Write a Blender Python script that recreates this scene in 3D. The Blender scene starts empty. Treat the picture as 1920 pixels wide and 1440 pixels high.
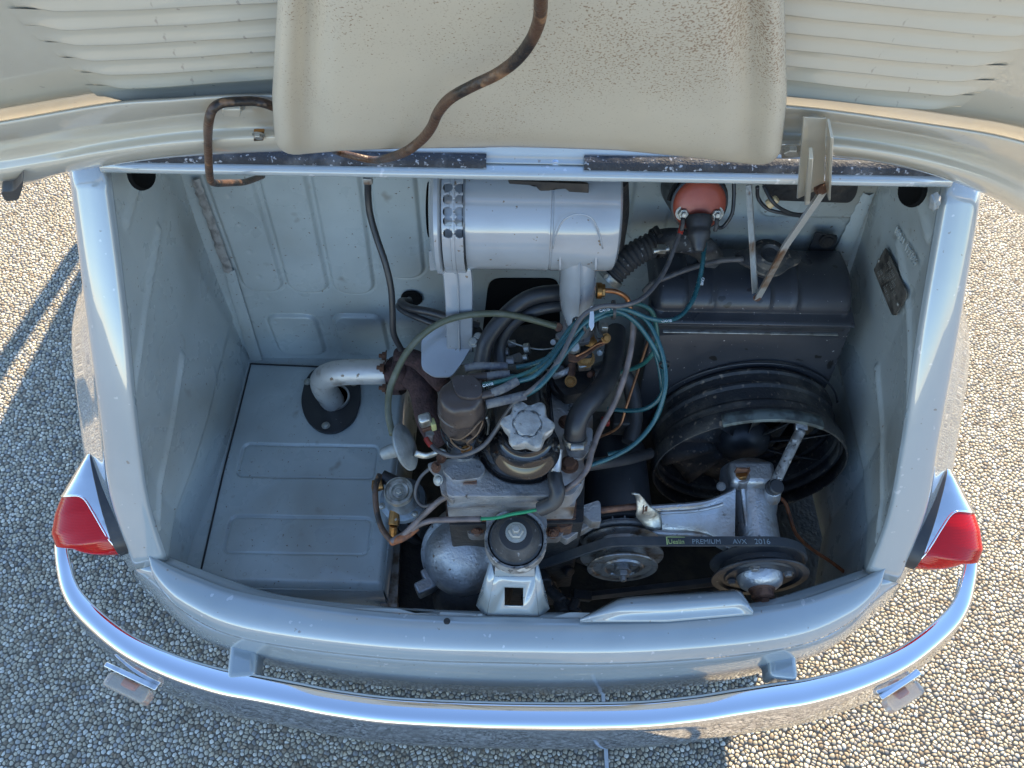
import bpy, bmesh, math, random
import numpy as np
from mathutils import Vector as V, Matrix

random.seed(7); np.random.seed(7)
R = math.radians
S = bpy.context.scene
COL = S.collection

# ------------------------------------------------------------------ camera, sky, sun, exposure
F = 1450.0                                   # focal length in photo pixels (photo 1920 wide)
cam_loc = V((-0.010, 0.0, 1.472))
cam_rot = Matrix.Rotation(R(35.0), 3, 'X') @ Matrix.Rotation(R(1.0), 3, 'Z')
cd = bpy.data.cameras.new("camera"); cam = bpy.data.objects.new("camera", cd); COL.objects.link(cam)
cd.sensor_width = 36.0; cd.lens = 36.0 * F / 1920.0; cd.clip_start = 0.02; cd.clip_end = 500
cam.matrix_world = Matrix.Translation(cam_loc) @ cam_rot.to_4x4()
S.camera = cam

SUN_EL = R(36.0); SUN_DIR = V((0.41 * math.cos(SUN_EL), 0.912 * math.cos(SUN_EL), math.sin(SUN_EL)))
w = bpy.data.worlds.new("World"); S.world = w; w.use_nodes = True
nt = w.node_tree
sky = nt.nodes.new('ShaderNodeTexSky'); sky.sky_type = 'NISHITA'; sky.sun_disc = False
sky.sun_elevation = SUN_EL; sky.sun_rotation = math.atan2(0.41, 0.912)
sky.dust_density = 0.0; sky.ozone_density = 3.0; sky.air_density = 1.0
nt.links.new(sky.outputs[0], nt.nodes['Background'].inputs[0]); nt.nodes['Background'].inputs[1].default_value = 0.15
sl = bpy.data.lights.new("sun", 'SUN'); sl.energy = 4.4; sl.angle = R(0.5); sl.color = (1.0, 0.82, 0.55)
so = bpy.data.objects.new("sun", sl); COL.objects.link(so); so.rotation_euler = SUN_DIR.to_track_quat('Z', 'Y').to_euler()
so.location = SUN_DIR * 5
S.view_settings.view_transform = 'Standard'; S.view_settings.look = 'None'
S.view_settings.exposure = 1.6; S.view_settings.gamma = 1.0; S.view_settings.use_curve_mapping = False
S.render.engine = 'CYCLES'
S.cycles.max_bounces = 8; S.cycles.use_denoising = True

# ------------------------------------------------------------------ measuring helpers: photo pixel -> point in the place
def ray(u, v): return cam_rot @ V(((u - 960) / F, (720 - v) / F, -1))
def PZ(u, v, z): r = ray(u, v); return cam_loc + r * ((z - cam_loc.z) / r.z)
def PY(u, v, y): r = ray(u, v); return cam_loc + r * ((y - cam_loc.y) / r.y)
def PX(u, v, x): r = ray(u, v); return cam_loc + r * ((x - cam_loc.x) / r.x)
LID_O = V((0, .527, 1.047)); LID_N = V((0, -.875, -.485)).normalized(); LID_L = V((0, -.485, .875)).normalized()
def PL(u, v, off=0.0):                       # on the open lid's plane
    r = ray(u, v); t = (LID_O - cam_loc).dot(LID_N) + off
    return cam_loc + r * (t / r.dot(LID_N))
def PN(u, v, o, n): r = ray(u, v); return cam_loc + r * ((o - cam_loc).dot(n) / r.dot(n))

# ------------------------------------------------------------------ materials
def mat(name, col, rough=.5, metal=0., col2=None, ns=30., lo=.45, hi=.6, bump=0., bs=250., coat=0., rvar=0., spots=None, spec=.5, det=4, dust=None):
    m = bpy.data.materials.new(name); m.use_nodes = True; t = m.node_tree; n = t.nodes; L = t.links
    b = n['Principled BSDF']
    b.inputs['Roughness'].default_value = rough; b.inputs['Metallic'].default_value = metal
    b.inputs['Coat Weight'].default_value = coat; b.inputs['Coat Roughness'].default_value = .03; b.inputs['Coat IOR'].default_value = 1.75
    b.inputs['Specular IOR Level'].default_value = spec
    tc = n.new('ShaderNodeTexCoord')
    def noise(sc, d=det):
        x = n.new('ShaderNodeTexNoise'); x.inputs['Scale'].default_value = sc; x.inputs['Detail'].default_value = d
        L.new(tc.outputs['Object'], x.inputs['Vector']); return x.outputs['Fac']
    def ramp(f, a, c):
        x = n.new('ShaderNodeMapRange'); x.inputs[1].default_value = a; x.inputs[2].default_value = c; L.new(f, x.inputs[0]); return x.outputs[0]
    def mix(f, a, c):
        x = n.new('ShaderNodeMix'); x.data_type = 'RGBA'
        L.new(f, x.inputs[0])
        if isinstance(a, tuple): x.inputs[6].default_value = (*a, 1)
        else: L.new(a, x.inputs[6])
        x.inputs[7].default_value = (*c, 1); return x.outputs[2]
    cur = col
    if col2: cur = mix(ramp(noise(ns), lo, hi), cur, col2)
    if dust:                                  # settled dust / grime patches
        cur = mix(ramp(noise(dust[1], 6), dust[2], dust[3]), cur, dust[0])
    if spots:                                 # small specks (colour, scale, lo, hi)
        for sp in spots:
            cur = mix(ramp(noise(sp[1], 2), sp[2], sp[3]), cur, sp[0])
    if isinstance(cur, tuple): b.inputs['Base Color'].default_value = (*cur, 1)
    else: L.new(cur, b.inputs['Base Color'])
    if rvar:
        x = n.new('ShaderNodeMapRange'); x.inputs[1].default_value = .3; x.inputs[2].default_value = .7
        x.inputs[3].default_value = max(0, rough - rvar); x.inputs[4].default_value = min(1, rough + rvar)
        L.new(noise(ns * 1.7 + 3), x.inputs[0]); L.new(x.outputs[0], b.inputs['Roughness'])
    if bump:
        x = n.new('ShaderNodeBump'); x.inputs['Strength'].default_value = bump; x.inputs['Distance'].default_value = .002
        L.new(noise(bs), x.inputs['Height']); L.new(x.outputs[0], b.inputs['Normal'])
    return m

SP = ((.16, .12, .09), 140., .70, .74)
M = dict(
    paint=mat('car_paint', (.33, .365, .37), .2, 0, (.30, .335, .34), 6, coat=1., bump=.02, bs=25, spots=[((.22, .20, .18), 120., .72, .75), ((.46, .47, .48), 85., .70, .72)]),
    bay=mat('bay_paint', (.43, .47, .46), .32, 0, (.335, .365, .355), 7, .40, .68, .10, 50, coat=.35, dust=((.28,.26,.21), 3.8, .54, .80), rvar=.12, spots=[((.16, .12, .09), 210., .70, .735), ((.26, .25, .22), 32, .68, .80)]),
    lid=mat('lid_inner_paint', (.50, .46, .37), .34, 0, (.45, .41, .33), 8, .4, .7, .03, 30, coat=.7, spots=[((.33, .29, .24), 120., .72, .76)]),
    canister=mat('canister_paint', (.31, .325, .34), .2, 0, (.26, .265, .27), 14, .5, .75, .03, 40, coat=.6, spots=[SP]),
    seam=mat('seam_sealer', (.30, .29, .27), .7, 0, (.16, .15, .14), 60, .45, .6, .5, 200),
    chrome=mat('chrome', (.82, .83, .85), .06, 1, rvar=.03, ns=12),
    dchrome=mat('old_chrome', (.70, .70, .70), .16, 1, (.5, .49, .47), 40, .55, .7, rvar=.08, bump=.05, bs=80),
    alu=mat('cast_aluminium', (.52, .52, .52), .38, .7, (.34, .31, .28), 26, .42, .70, .5, 300, rvar=.12, spots=[((.13, .11, .09), 120, .66, .76), ((.22, .14, .08), 18, .62, .74)]),
    alud=mat('dirty_aluminium', (.34, .34, .345), .42, .65, (.17, .155, .145), 24, .40, .68, .6, 260, rvar=.15, spots=[((.10, .07, .05), 120, .66, .74)]),
    corr=mat('corroded_aluminium', (.36, .355, .34), .55, .45, (.17, .16, .15), 60, .42, .6, .4, 420, rvar=.15, spots=[((.58, .57, .54), 75, .60, .66), ((.07, .06, .055), 230, .62, .66)]),
    capsule=mat('dull_grey_capsule', (.27, .29, .285), .5, .3, (.17, .18, .175), 45, .45, .65, .3, 300),
    zinc=mat('zinc_plate', (.50, .50, .46), .4, .8, (.26, .24, .20), 70, .45, .65, .3, 300, rvar=.12),
    steel=mat('worn_steel', (.30, .29, .28), .38, .85, (.16, .12, .09), 60, .5, .65, .4, 240, rvar=.12),
    rust=mat('rusty_iron', (.13, .06, .035), .8, .2, (.06, .035, .025), 60, .4, .6, 1., 260, spots=[((.24, .10, .04), 90, .6, .7)]),
    rustbolt=mat('rusty_bolt', (.20, .10, .06), .65, .4, (.10, .05, .035), 90, .4, .6, .7, 300),
    manifold=mat('manifold_iron', (.085, .045, .042), .9, .1, (.05, .028, .026), 80, .4, .6, 1., 330),
    rubber=mat('black_rubber', (.028, .028, .030), .42, 0, (.05, .048, .046), 30, .5, .7, .1, 200, rvar=.1),
    rubberd=mat('dusty_rubber', (.035, .034, .034), .7, 0, (.10, .095, .09), 25, .5, .75, .5, 300, spots=[((.22, .22, .22), 150, .66, .72)]),
    seal=mat('seal_rubber', (.025, .027, .033), .75, 0, (.07, .075, .085), 40, .5, .65, 1., 400, spots=[((.30, .32, .36), 230, .62, .70)]),
    capmetal=mat('pitted_cap_metal', (.37, .365, .345), .5, .4, (.24, .235, .22), 55, .42, .62, .35, 500, spots=[((.55, .55, .53), 60, .64, .70), ((.08, .07, .06), 260, .68, .72)]),
    bgloss=mat('black_enamel', (.010, .010, .011), .16, 0, coat=.25, spots=[((.12, .11, .10), 260, .70, .73)], bump=.03, bs=30),
    bmatte=mat('black_satin_paint', (.022, .023, .026), .45, 0, (.035, .034, .035), 18, .45, .7, .1, 150, rvar=.1, spots=[((.16, .15, .14), 150, .72, .76)]),
    shroud=mat('radiator_black', (.03, .032, .038), .34, 0, (.05, .05, .055), 9, .45, .7, .25, 20, rvar=.08, spots=[((.009, .008, .008), 45, .68, .70), ((.35, .34, .33), 260, .73, .75)]),
    fanring=mat('dusty_black_steel', (.03, .03, .032), .55, .1, (.095, .085, .07), 22, .48, .66, .6, 200, spots=[((.20, .16, .12), 130, .62, .72)]),
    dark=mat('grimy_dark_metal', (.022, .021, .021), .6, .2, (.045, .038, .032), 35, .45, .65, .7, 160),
    bakel=mat('brown_bakelite', (.052, .038, .032), .35, 0, (.085, .065, .055), 35, .5, .75, .15, 200, rvar=.1, spots=[((.25, .22, .2), 190, .70, .75)]),
    redcoil=mat('red_bakelite', (.36, .075, .04), .42, 0, (.28, .06, .04), 40, .45, .7, .1, 200, rvar=.1),
    teal=mat('teal_lead', (.012, .070, .082), .28, 0, (.028, .10, .11), 60, .5, .7, rvar=.08),
    tealg=mat('green_teal_lead', (.02, .10, .085), .35, 0, (.04, .13, .11), 60, .5, .7, rvar=.08),
    boot=mat('dusty_grey_boot', (.17, .165, .155), .85, 0, (.08, .08, .09), 90, .42, .6, .8, 330),
    olive=mat('olive_hose', (.10, .105, .065), .5, 0, (.15, .15, .11), 50, .5, .7, .1, 200),
    wgrey=mat('grey_wire', (.07, .065, .065), .4, 0, (.11, .10, .095), 60),
    wmauve=mat('mauve_brown_wire', (.15, .115, .105), .45, 0, (.09, .07, .06), 60),
    wbrown=mat('brown_taped_wire', (.085, .045, .025), .42, 0, (.02, .015, .012), 35, .5, .6, .6, 250, spots=[((.22, .12, .06), 70, .62, .7)]),
    wgreen=mat('green_wire', (.01, .22, .09), .35),
    worange=mat('rusty_orange_wire', (.25, .08, .025), .6, 0, (.10, .04, .02), 60),
    wred=mat('red_sleeve', (.30, .03, .02), .4),
    bronze=mat('bronze_wire', (.15, .10, .065), .45, .5),
    brass=mat('brass', (.34, .17, .055), .35, .85, (.16, .10, .045), 80, .5, .65, .3, 200),
    copper=mat('copper_pipe', (.45, .20, .09), .4, .8, (.16, .08, .05), 50, .5, .65),
    yellow=mat('yellowed_plastic', (.50, .48, .20), .5),
    cream=mat('cream_connector', (.62, .45, .24), .5),
    stay=mat('rust_streaked_stay', (.42, .41, .38), .45, .5, (.22, .13, .07), 30, .52, .66, .5, 220, spots=[((.16, .08, .04), 45, .63, .7)]),
    plate=mat('oily_data_plate', (.22, .20, .17), .5, .5, (.08, .07, .06), 60, .42, .6, .7, 300),
    white=mat('white_print', (.75, .78, .78), .6), green=mat('yellow_green_print', (.42, .48, .18), .6),
    pale=mat('faded_print', (.22, .25, .26), .6),
    hole=mat('painted_opening_dark', (.006, .006, .006), .9, spec=.1),  # near-black colour stands for the darkness inside openings and deep recesses
    tyre=mat('tyre_rubber', (.03, .03, .03), .8), ltan=mat('tape_grey', (.3, .3, .28), .6),
    tie=mat('black_tie', (.03, .03, .03), .4), wtie=mat('white_tie', (.7, .7, .7), .4),
    bulb=mat('amber_bulb', (.75, .22, .06), .3), bead=mat('cracked_joint', (.5, .52, .54), .6, 0, (.36, .37, .38), 30, bump=.4),
)
def glassy(name, col, rough=.05, trans=.9, ior=1.45):
    m = bpy.data.materials.new(name); m.use_nodes = True; b = m.node_tree.nodes['Principled BSDF']
    b.inputs['Base Color'].default_value = (*col, 1); b.inputs['Roughness'].default_value = rough
    b.inputs['Transmission Weight'].default_value = trans; b.inputs['IOR'].default_value = ior; return m
M['redlens'] = glassy('red_lens', (.68, .004, .008), .06, .40)
_t = M['redlens'].node_tree; _w = _t.nodes.new('ShaderNodeTexWave'); _w.inputs['Scale'].default_value = 140; _w.bands_direction = 'Z'
_c = _t.nodes.new('ShaderNodeTexCoord'); _u = _t.nodes.new('ShaderNodeBump'); _u.inputs['Strength'].default_value = .05; _u.inputs['Distance'].default_value = .0012
_t.links.new(_c.outputs['Object'], _w.inputs['Vector']); _t.links.new(_w.outputs['Fac'], _u.inputs['Height']); _t.links.new(_u.outputs[0], _t.nodes['Principled BSDF'].inputs['Normal'])
# tray paint: bay paint with dried drop rings and fine scratches
mt_ = M['bay'].copy(); mt_.name = 'tray_paint'; M['tray'] = mt_; _t = mt_.node_tree; _p = _t.nodes['Principled BSDF']; _s = _p.inputs['Base Color'].links[0].from_socket
_c = _t.nodes.new('ShaderNodeTexCoord'); _v = _t.nodes.new('ShaderNodeTexVoronoi'); _v.inputs['Scale'].default_value = 75; _t.links.new(_c.outputs['Object'], _v.inputs['Vector'])
_a = _t.nodes.new('ShaderNodeMath'); _a.operation = 'SUBTRACT'; _a.inputs[1].default_value = .30; _t.links.new(_v.outputs['Distance'], _a.inputs[0])
_b = _t.nodes.new('ShaderNodeMath'); _b.operation = 'ABSOLUTE'; _t.links.new(_a.outputs[0], _b.inputs[0])
_m = _t.nodes.new('ShaderNodeMapRange'); _m.inputs[1].default_value = .05; _m.inputs[2].default_value = .0; _m.inputs[4].default_value = 1.; _t.links.new(_b.outputs[0], _m.inputs[0])
_sp = _t.nodes.new('ShaderNodeSeparateColor'); _t.links.new(_v.outputs['Color'], _sp.inputs[0]); _g = _t.nodes.new('ShaderNodeMath'); _g.operation = 'GREATER_THAN'; _g.inputs[1].default_value = .72; _t.links.new(_sp.outputs[0], _g.inputs[0])
_x = _t.nodes.new('ShaderNodeMath'); _x.operation = 'MULTIPLY'; _t.links.new(_m.outputs[0], _x.inputs[0]); _t.links.new(_g.outputs[0], _x.inputs[1])
_y = _t.nodes.new('ShaderNodeMath'); _y.operation = 'MULTIPLY'; _y.inputs[1].default_value = .55; _t.links.new(_x.outputs[0], _y.inputs[0])
_i = _t.nodes.new('ShaderNodeMix'); _i.data_type = 'RGBA'; _t.links.new(_y.outputs[0], _i.inputs[0]); _t.links.new(_s, _i.inputs[6]); _i.inputs[7].default_value = (.30, .29, .26, 1); _t.links.new(_i.outputs[2], _p.inputs['Base Color'])
M['clear'] = glassy('clear_plastic', (.85, .78, .68), .25, .75)
# thin car window: mostly see-through pane
m = bpy.data.materials.new('window_pane'); m.use_nodes = True; t = m.node_tree
tr = t.nodes.new('ShaderNodeBsdfTransparent'); tr.inputs[0].default_value = (.82, .86, .85, 1)
gl = t.nodes.new('ShaderNodeBsdfGlossy'); gl.inputs['Roughness'].default_value = .02
mx = t.nodes.new('ShaderNodeMixShader'); mx.inputs[0].default_value = .12
t.links.new(tr.outputs[0], mx.inputs[1]); t.links.new(gl.outputs[0], mx.inputs[2]); t.links.new(mx.outputs[0], t.nodes['Material Output'].inputs[0])
M['pane'] = m
# rust-speckled baffle: speckles gathered in a band
m = mat('speckled_baffle_paint', (.52, .47, .37), .45, 0, (.45, .41, .33), 7, .4, .7, .03, 40, coat=.15); M['baffle'] = m
t = m.node_tree; b = t.nodes['Principled BSDF']; base = b.inputs['Base Color'].links[0].from_socket
tc = t.nodes.new('ShaderNodeTexCoord')
def _noise(sc, d):
    x = t.nodes.new('ShaderNodeTexNoise'); x.inputs['Scale'].default_value = sc; x.inputs['Detail'].default_value = d
    t.links.new(tc.outputs['Object'], x.inputs['Vector']); return x.outputs['Fac']
a1 = _noise(850, 2); a2 = _noise(9, 3)
sep = t.nodes.new('ShaderNodeSeparateXYZ'); t.links.new(tc.outputs['Object'], sep.inputs[0])
zz = t.nodes.new('ShaderNodeMapRange'); zz.inputs[1].default_value = -.06; zz.inputs[2].default_value = .05; zz.inputs[3].default_value = -.10; zz.inputs[4].default_value = .05
t.links.new(sep.outputs[2], zz.inputs[0])
ad = t.nodes.new('ShaderNodeMath'); ad.operation = 'MULTIPLY_ADD'; ad.inputs[1].default_value = .55; t.links.new(a2, ad.inputs[0]); t.links.new(a1, ad.inputs[2])
ad2 = t.nodes.new('ShaderNodeMath'); t.links.new(ad.outputs[0], ad2.inputs[0]); t.links.new(zz.outputs[0], ad2.inputs[1])
mr = t.nodes.new('ShaderNodeMapRange'); mr.inputs[1].default_value = .885; mr.inputs[2].default_value = .99; t.links.new(ad2.outputs[0], mr.inputs[0])
mm = t.nodes.new('ShaderNodeMix'); mm.data_type = 'RGBA'; t.links.new(mr.outputs[0], mm.inputs[0]); t.links.new(base, mm.inputs[6]); mm.inputs[7].default_value = (.24, .16, .10, 1)
t.links.new(mm.outputs[2], b.inputs['Base Color'])

# ------------------------------------------------------------------ object helpers
WL = {}                                       # world position of each object's origin
def empty(name, loc):
    o = bpy.data.objects.new(name, None); COL.objects.link(o); o.location = loc; o.empty_display_size = .05; WL[o] = V(loc); return o
def tag(o, label, cat, group=None, kind=None):
    if label: o['label'] = label
    if cat: o['category'] = cat
    if group: o['group'] = group
    if kind: o['kind'] = kind
    return o
def thing(name, label, cat, loc, group=None): return tag(empty(name, loc), label, cat, group)
def obj(name, bm, m, parent=None, sharp=35, bevel=0, label=None, solid=0, seg=2, subd=0):
    if not isinstance(bm, bpy.types.Mesh):
        bmesh.ops.recalc_face_normals(bm, faces=bm.faces) if not solid else None
        me = bpy.data.meshes.new(name); bm.to_mesh(me); bm.free()
    else: me = bm
    n = len(me.vertices); co = np.empty(n * 3, 'f'); me.vertices.foreach_get('co', co); co = co.reshape(-1, 3)
    c = (co.min(0) + co.max(0)) / 2; co -= c; me.vertices.foreach_set('co', co.ravel()); me.update()
    me.materials.append(M[m] if isinstance(m, str) else m)
    me.shade_smooth()
    if sharp: me.set_sharp_from_angle(angle=R(sharp))
    o = bpy.data.objects.new(name, me); COL.objects.link(o); wc = V([float(x) for x in c]); WL[o] = wc
    if parent is not None: o.parent = parent; o.location = wc - WL[parent]
    else: o.location = wc
    if solid: s = o.modifiers.new('s', 'SOLIDIFY'); s.thickness = solid; s.offset = 0
    if bevel: s = o.modifiers.new('b', 'BEVEL'); s.width = bevel; s.segments = seg; s.limit_method = 'ANGLE'; s.angle_limit = R(40); s.harden_normals = False
    if subd: s = o.modifiers.new('u', 'SUBSURF'); s.levels = s.render_levels = subd
    if label: o['label'] = label
    return o
def spline(pts, n=6):                         # Catmull-Rom through the points (tuples of any size)
    p = [np.array(x, float) for x in pts]
    if len(p) < 3: return [p[0] + (p[-1] - p[0]) * k / n for k in range(n + 1)]
    p = [2 * p[0] - p[1]] + p + [2 * p[-1] - p[-2]]; out = []
    for i in range(1, len(p) - 2):
        for k in range(n):
            t = k / n; a, b_, c, d = p[i - 1], p[i], p[i + 1], p[i + 2]
            out.append(.5 * ((2 * b_) + (-a + c) * t + (2 * a - 5 * b_ + 4 * c - d) * t * t + (-a + 3 * b_ - 3 * c + d) * t ** 3))
    out.append(p[-2]); return out
def frames(pts):
    T = []
    for i in range(len(pts)):
        a = pts[max(0, i - 1)]; b_ = pts[min(len(pts) - 1, i + 1)]; T.append((b_ - a).normalized())
    u = T[0].orthogonal().normalized(); out = []
    for i, tt in enumerate(T):
        u = (u - tt * u.dot(tt)).normalized(); out.append((u, tt.cross(u)))
    return out
def tube(bm, pts, r, seg=10, n=6, caps=True, flat=1.0):
    if n: pts = [V(p) for p in spline([tuple(p) for p in pts], n)]
    else: pts = [V(p) for p in pts]
    rs = r if callable(r) else (lambda t: r)
    fr = frames(pts); rings = []
    for i, (p, (a, b_)) in enumerate(zip(pts, fr)):
        rr = rs(i / (len(pts) - 1))
        rings.append([bm.verts.new(p + a * rr * math.cos(2 * math.pi * k / seg) + b_ * rr * flat * math.sin(2 * math.pi * k / seg)) for k in range(seg)])
    for a, b_ in zip(rings, rings[1:]):
        for k in range(seg): bm.faces.new((a[k], a[(k + 1) % seg], b_[(k + 1) % seg], b_[k]))
    if caps: bm.faces.new(rings[0][::-1]); bm.faces.new(rings[-1])
    return bm
def basis(ax):
    ax = V(ax).normalized(); a = (V((1, 0, 0)) if abs(ax.x) < .9 else V((0, 1, 0))); a = (a - ax * a.dot(ax)).normalized(); return a, ax.cross(a), ax
def lathe(bm, prof, o, ax, seg=32, a0=0, a1=2 * math.pi, wob=None, caps=True):
    o = V(o); a, b_, c = basis(ax); rings = []; full = abs(a1 - a0 - 2 * math.pi) < 1e-6; ns = seg if full else seg + 1
    for r, h in prof:
        ring = []
        for k in range(ns):
            th = a0 + (a1 - a0) * k / seg; rr = r * (wob(th, h) if wob else 1)
            ring.append(bm.verts.new(o + a * rr * math.cos(th) + b_ * rr * math.sin(th) + c * h))
        rings.append(ring)
    for p, q in zip(rings, rings[1:]):
        for k in range(seg):
            j = (k + 1) % ns
            bm.faces.new((p[k], p[j], q[j], q[k]))
    if full and caps and prof[0] != prof[-1]:
        if prof[0][0] > 1e-5: bm.faces.new(rings[0][::-1])
        if prof[-1][0] > 1e-5: bm.faces.new(rings[-1])
    bmesh.ops.remove_doubles(bm, verts=bm.verts, dist=1e-6)
    return bm
def cyl(bm, p0, p1, r0, r1=None, seg=24):
    p0 = V(p0); p1 = V(p1); d = p1 - p0; return lathe(bm, [(r0, 0), (r0 if r1 is None else r1, d.length)], p0, d, seg)
def box(bm, c, s, rot=None):
    r = bmesh.ops.create_cube(bm, size=1)['verts']
    for v in r:
        p = V((v.co.x * s[0], v.co.y * s[1], v.co.z * s[2])); v.co = V(c) + (rot @ p if rot else p)
    return bm
def prism(bm, pts, vec):
    vec = V(vec); a = [bm.verts.new(V(p)) for p in pts]; b_ = [bm.verts.new(V(p) + vec) for p in pts]
    bm.faces.new(a); bm.faces.new(b_[::-1]); n = len(a)
    for k in range(n): bm.faces.new((a[k], b_[k], b_[(k + 1) % n], a[(k + 1) % n]))
    bmesh.ops.triangulate(bm, faces=[f for f in bm.faces if len(f.verts) > 4]); return bm
def rounded(px, r=3, n=4):                    # round the corners of a 2-D polygon
    out = []; N = len(px)
    for i in range(N):
        p = np.array(px[i], float); a = np.array(px[i - 1], float); b_ = np.array(px[(i + 1) % N], float)
        da = a - p; db = b_ - p; ra = min(r, np.linalg.norm(da) * .45); rb = min(r, np.linalg.norm(db) * .45)
        p0 = p + da / np.linalg.norm(da) * ra; p1 = p + db / np.linalg.norm(db) * rb
        for k in range(n + 1): t_ = k / n; out.append(tuple((1 - t_) ** 2 * p0 + 2 * t_ * (1 - t_) * p + t_ * t_ * p1))
    return out
def slab(px, z, h, r=6):                      # flat piece seen from above, outline at height z, thickness h down
    return prism(bmesh.new(), [PZ(u, v, z) for u, v in rounded(px, r)], (0, 0, -h))
def grid(bm, rows):                           # rows of points -> quads
    vs = [[bm.verts.new(V(p)) for p in r] for r in rows]
    for a, b_ in zip(vs, vs[1:]):
        for k in range(len(a) - 1): bm.faces.new((a[k], a[k + 1], b_[k + 1], b_[k]))
    return bm
def smoothgrid(rows, nu=5, nv=5):
    rr = [spline([tuple(p) for p in r], nu) for r in rows]; cols = list(zip(*rr))
    cc = [spline([tuple(p) for p in c], nv) for c in cols]; return list(zip(*cc))
_B = {}
def bolt(p, ax, r, parent, m='steel', kind='hex', name='bolt', label=None):
    """hex head on a washer, or a slotted / nut head; the mesh is shared between alike bolts"""
    key = (kind, m)
    if key not in _B:
        bm = bmesh.new()
        lathe(bm, [(0, 0), (1.35, 0), (1.35, .16), (1.0, .18)], (0, 0, 0), (0, 0, 1), 20)
        if kind == 'hex': lathe(bm, [(.99, .18), (1, .75), (.85, .9), (0, .92)], (0, 0, 0), (0, 0, 1), 6)
        elif kind == 'nut': lathe(bm, [(.99, .18), (1, .75), (.85, .9), (.52, .9), (.5, 1.5), (.4, 1.58), (0, 1.58)], (0, 0, 0), (0, 0, 1), 6)
        else:
            lathe(bm, [(1, .18), (.95, .5), (.6, .72), (0, .78)], (0, 0, 0), (0, 0, 1), 18)
        me = bpy.data.meshes.new(name); bm.to_mesh(me); bm.free(); me.materials.append(M[m]); me.shade_smooth(); me.set_sharp_from_angle(angle=R(32)); _B[key] = me
    o = bpy.data.objects.new(name, _B[key]); COL.objects.link(o); o.parent = parent; o.location = V(p) - WL[parent]; WL[o] = V(p)
    o.scale = (r, r, r); q = V(ax).to_track_quat('Z', 'Y'); o.rotation_mode = 'QUATERNION'; o.rotation_quaternion = q
    if label: o['label'] = label
    return o
def text(s, size, o, xd, yd, m, parent, name='lettering', depth=.0003):
    c = bpy.data.curves.new(name, 'FONT'); c.body = s; c.size = size; c.extrude = depth; c.align_x = 'LEFT'
    tmp = bpy.data.objects.new('t', c); COL.objects.link(tmp); dg = bpy.context.evaluated_depsgraph_get(); dg.update()
    me = bpy.data.meshes.new_from_object(tmp.evaluated_get(dg)); bpy.data.objects.remove(tmp)
    xd = V(xd).normalized(); n = xd.cross(V(yd)).normalized(); yd = n.cross(xd)
    mt = Matrix((xd, yd, n)).transposed().to_4x4(); mt.translation = V(o); me.transform(mt); me.materials.clear()
    return obj(name, me, m, parent, sharp=30)
def cable(name, pts, r, m, label, cat, group=None, parent=None, seg=10, n=8, flat=1):
    """pts are (u, v, z)"""
    bm = tube(bmesh.new(), [PZ(*p) for p in pts], r, seg, n, flat=flat)
    o = obj(name, bm, m, parent, sharp=50)
    if parent is None: tag(o, label, cat, group)
    elif label: o['label'] = label
    return o
def band(p, ax, r, w_, parent, m='zinc', name='hose_clamp', t=.0018, screw=True):
    bm = bmesh.new(); lathe(bm, [(r, -w_ / 2), (r + t, -w_ / 2), (r + t, w_ / 2), (r, w_ / 2), (r, -w_ / 2)], p, ax, 24)
    if screw:
        a, b_, c = basis(ax); q = V(p) + (V((0, 0, 1)) - c * c.z).normalized() * (r + .003); s = c.cross(V((0, 0, 1))).normalized()
        cyl(bm, q - s * .007, q + s * .008, .0035, seg=10)
    return obj(name, bm, m, parent, sharp=35)
exec_order = []

# ------------------------------------------------------------------ GROUND
bm = bmesh.new(); bmesh.ops.create_grid(bm, x_segments=2, y_segments=2, size=60)
gm = bpy.data.materials.new('exposed_pebble_concrete'); gm.use_nodes = True; t = gm.node_tree; n = t.nodes; L = t.links; b = n['Principled BSDF']
tc = n.new('ShaderNodeTexCoord'); vo = n.new('ShaderNodeTexVoronoi'); vo.inputs['Scale'].default_value = 95; L.new(tc.outputs['Object'], vo.inputs['Vector'])
ve = n.new('ShaderNodeTexVoronoi'); ve.feature = 'DISTANCE_TO_EDGE'; ve.inputs['Scale'].default_value = 95; L.new(tc.outputs['Object'], ve.inputs['Vector'])
cr = n.new('ShaderNodeValToRGB'); cr.color_ramp.elements[0].color = (.24, .20, .15, 1); cr.color_ramp.elements[1].color = (.56, .50, .41, 1)
sr = n.new('ShaderNodeSeparateColor'); L.new(vo.outputs['Color'], sr.inputs[0]); L.new(sr.outputs[0], cr.inputs[0])
mr = n.new('ShaderNodeMapRange'); mr.inputs[1].default_value = .02; mr.inputs[2].default_value = .12; L.new(ve.outputs['Distance'], mr.inputs[0])
mi = n.new('ShaderNodeMix'); mi.data_type = 'RGBA'; L.new(mr.outputs[0], mi.inputs[0]); mi.inputs[6].default_value = (.05, .045, .04, 1); L.new(cr.outputs[0], mi.inputs[7])
L.new(mi.outputs[2], b.inputs['Base Color']); b.inputs['Roughness'].default_value = .7
bu = n.new('ShaderNodeBump'); bu.inputs['Distance'].default_value = .003; L.new(mr.outputs[0], bu.inputs['Height']); L.new(bu.outputs[0], b.inputs['Normal'])
go = obj('ground', bm, gm, sharp=0); go.location.z = -.002; tag(go, 'exposed pebble aggregate paving around the car', None, kind='structure')
# cement bed under the real pebbles
bed = mat('cement_bed', (.085, .078, .066), .9, 0, (.13, .12, .10), 40, .45, .6, .5, 400)
bm = bmesh.new(); box(bm, (0, 1.005, -.0034), (3.04, 1.89, .008)); gb = obj('cement_bed', bm, bed, sharp=0); tag(gb, 'dark cement bed holding the pebbles', None, kind='structure')

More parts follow.
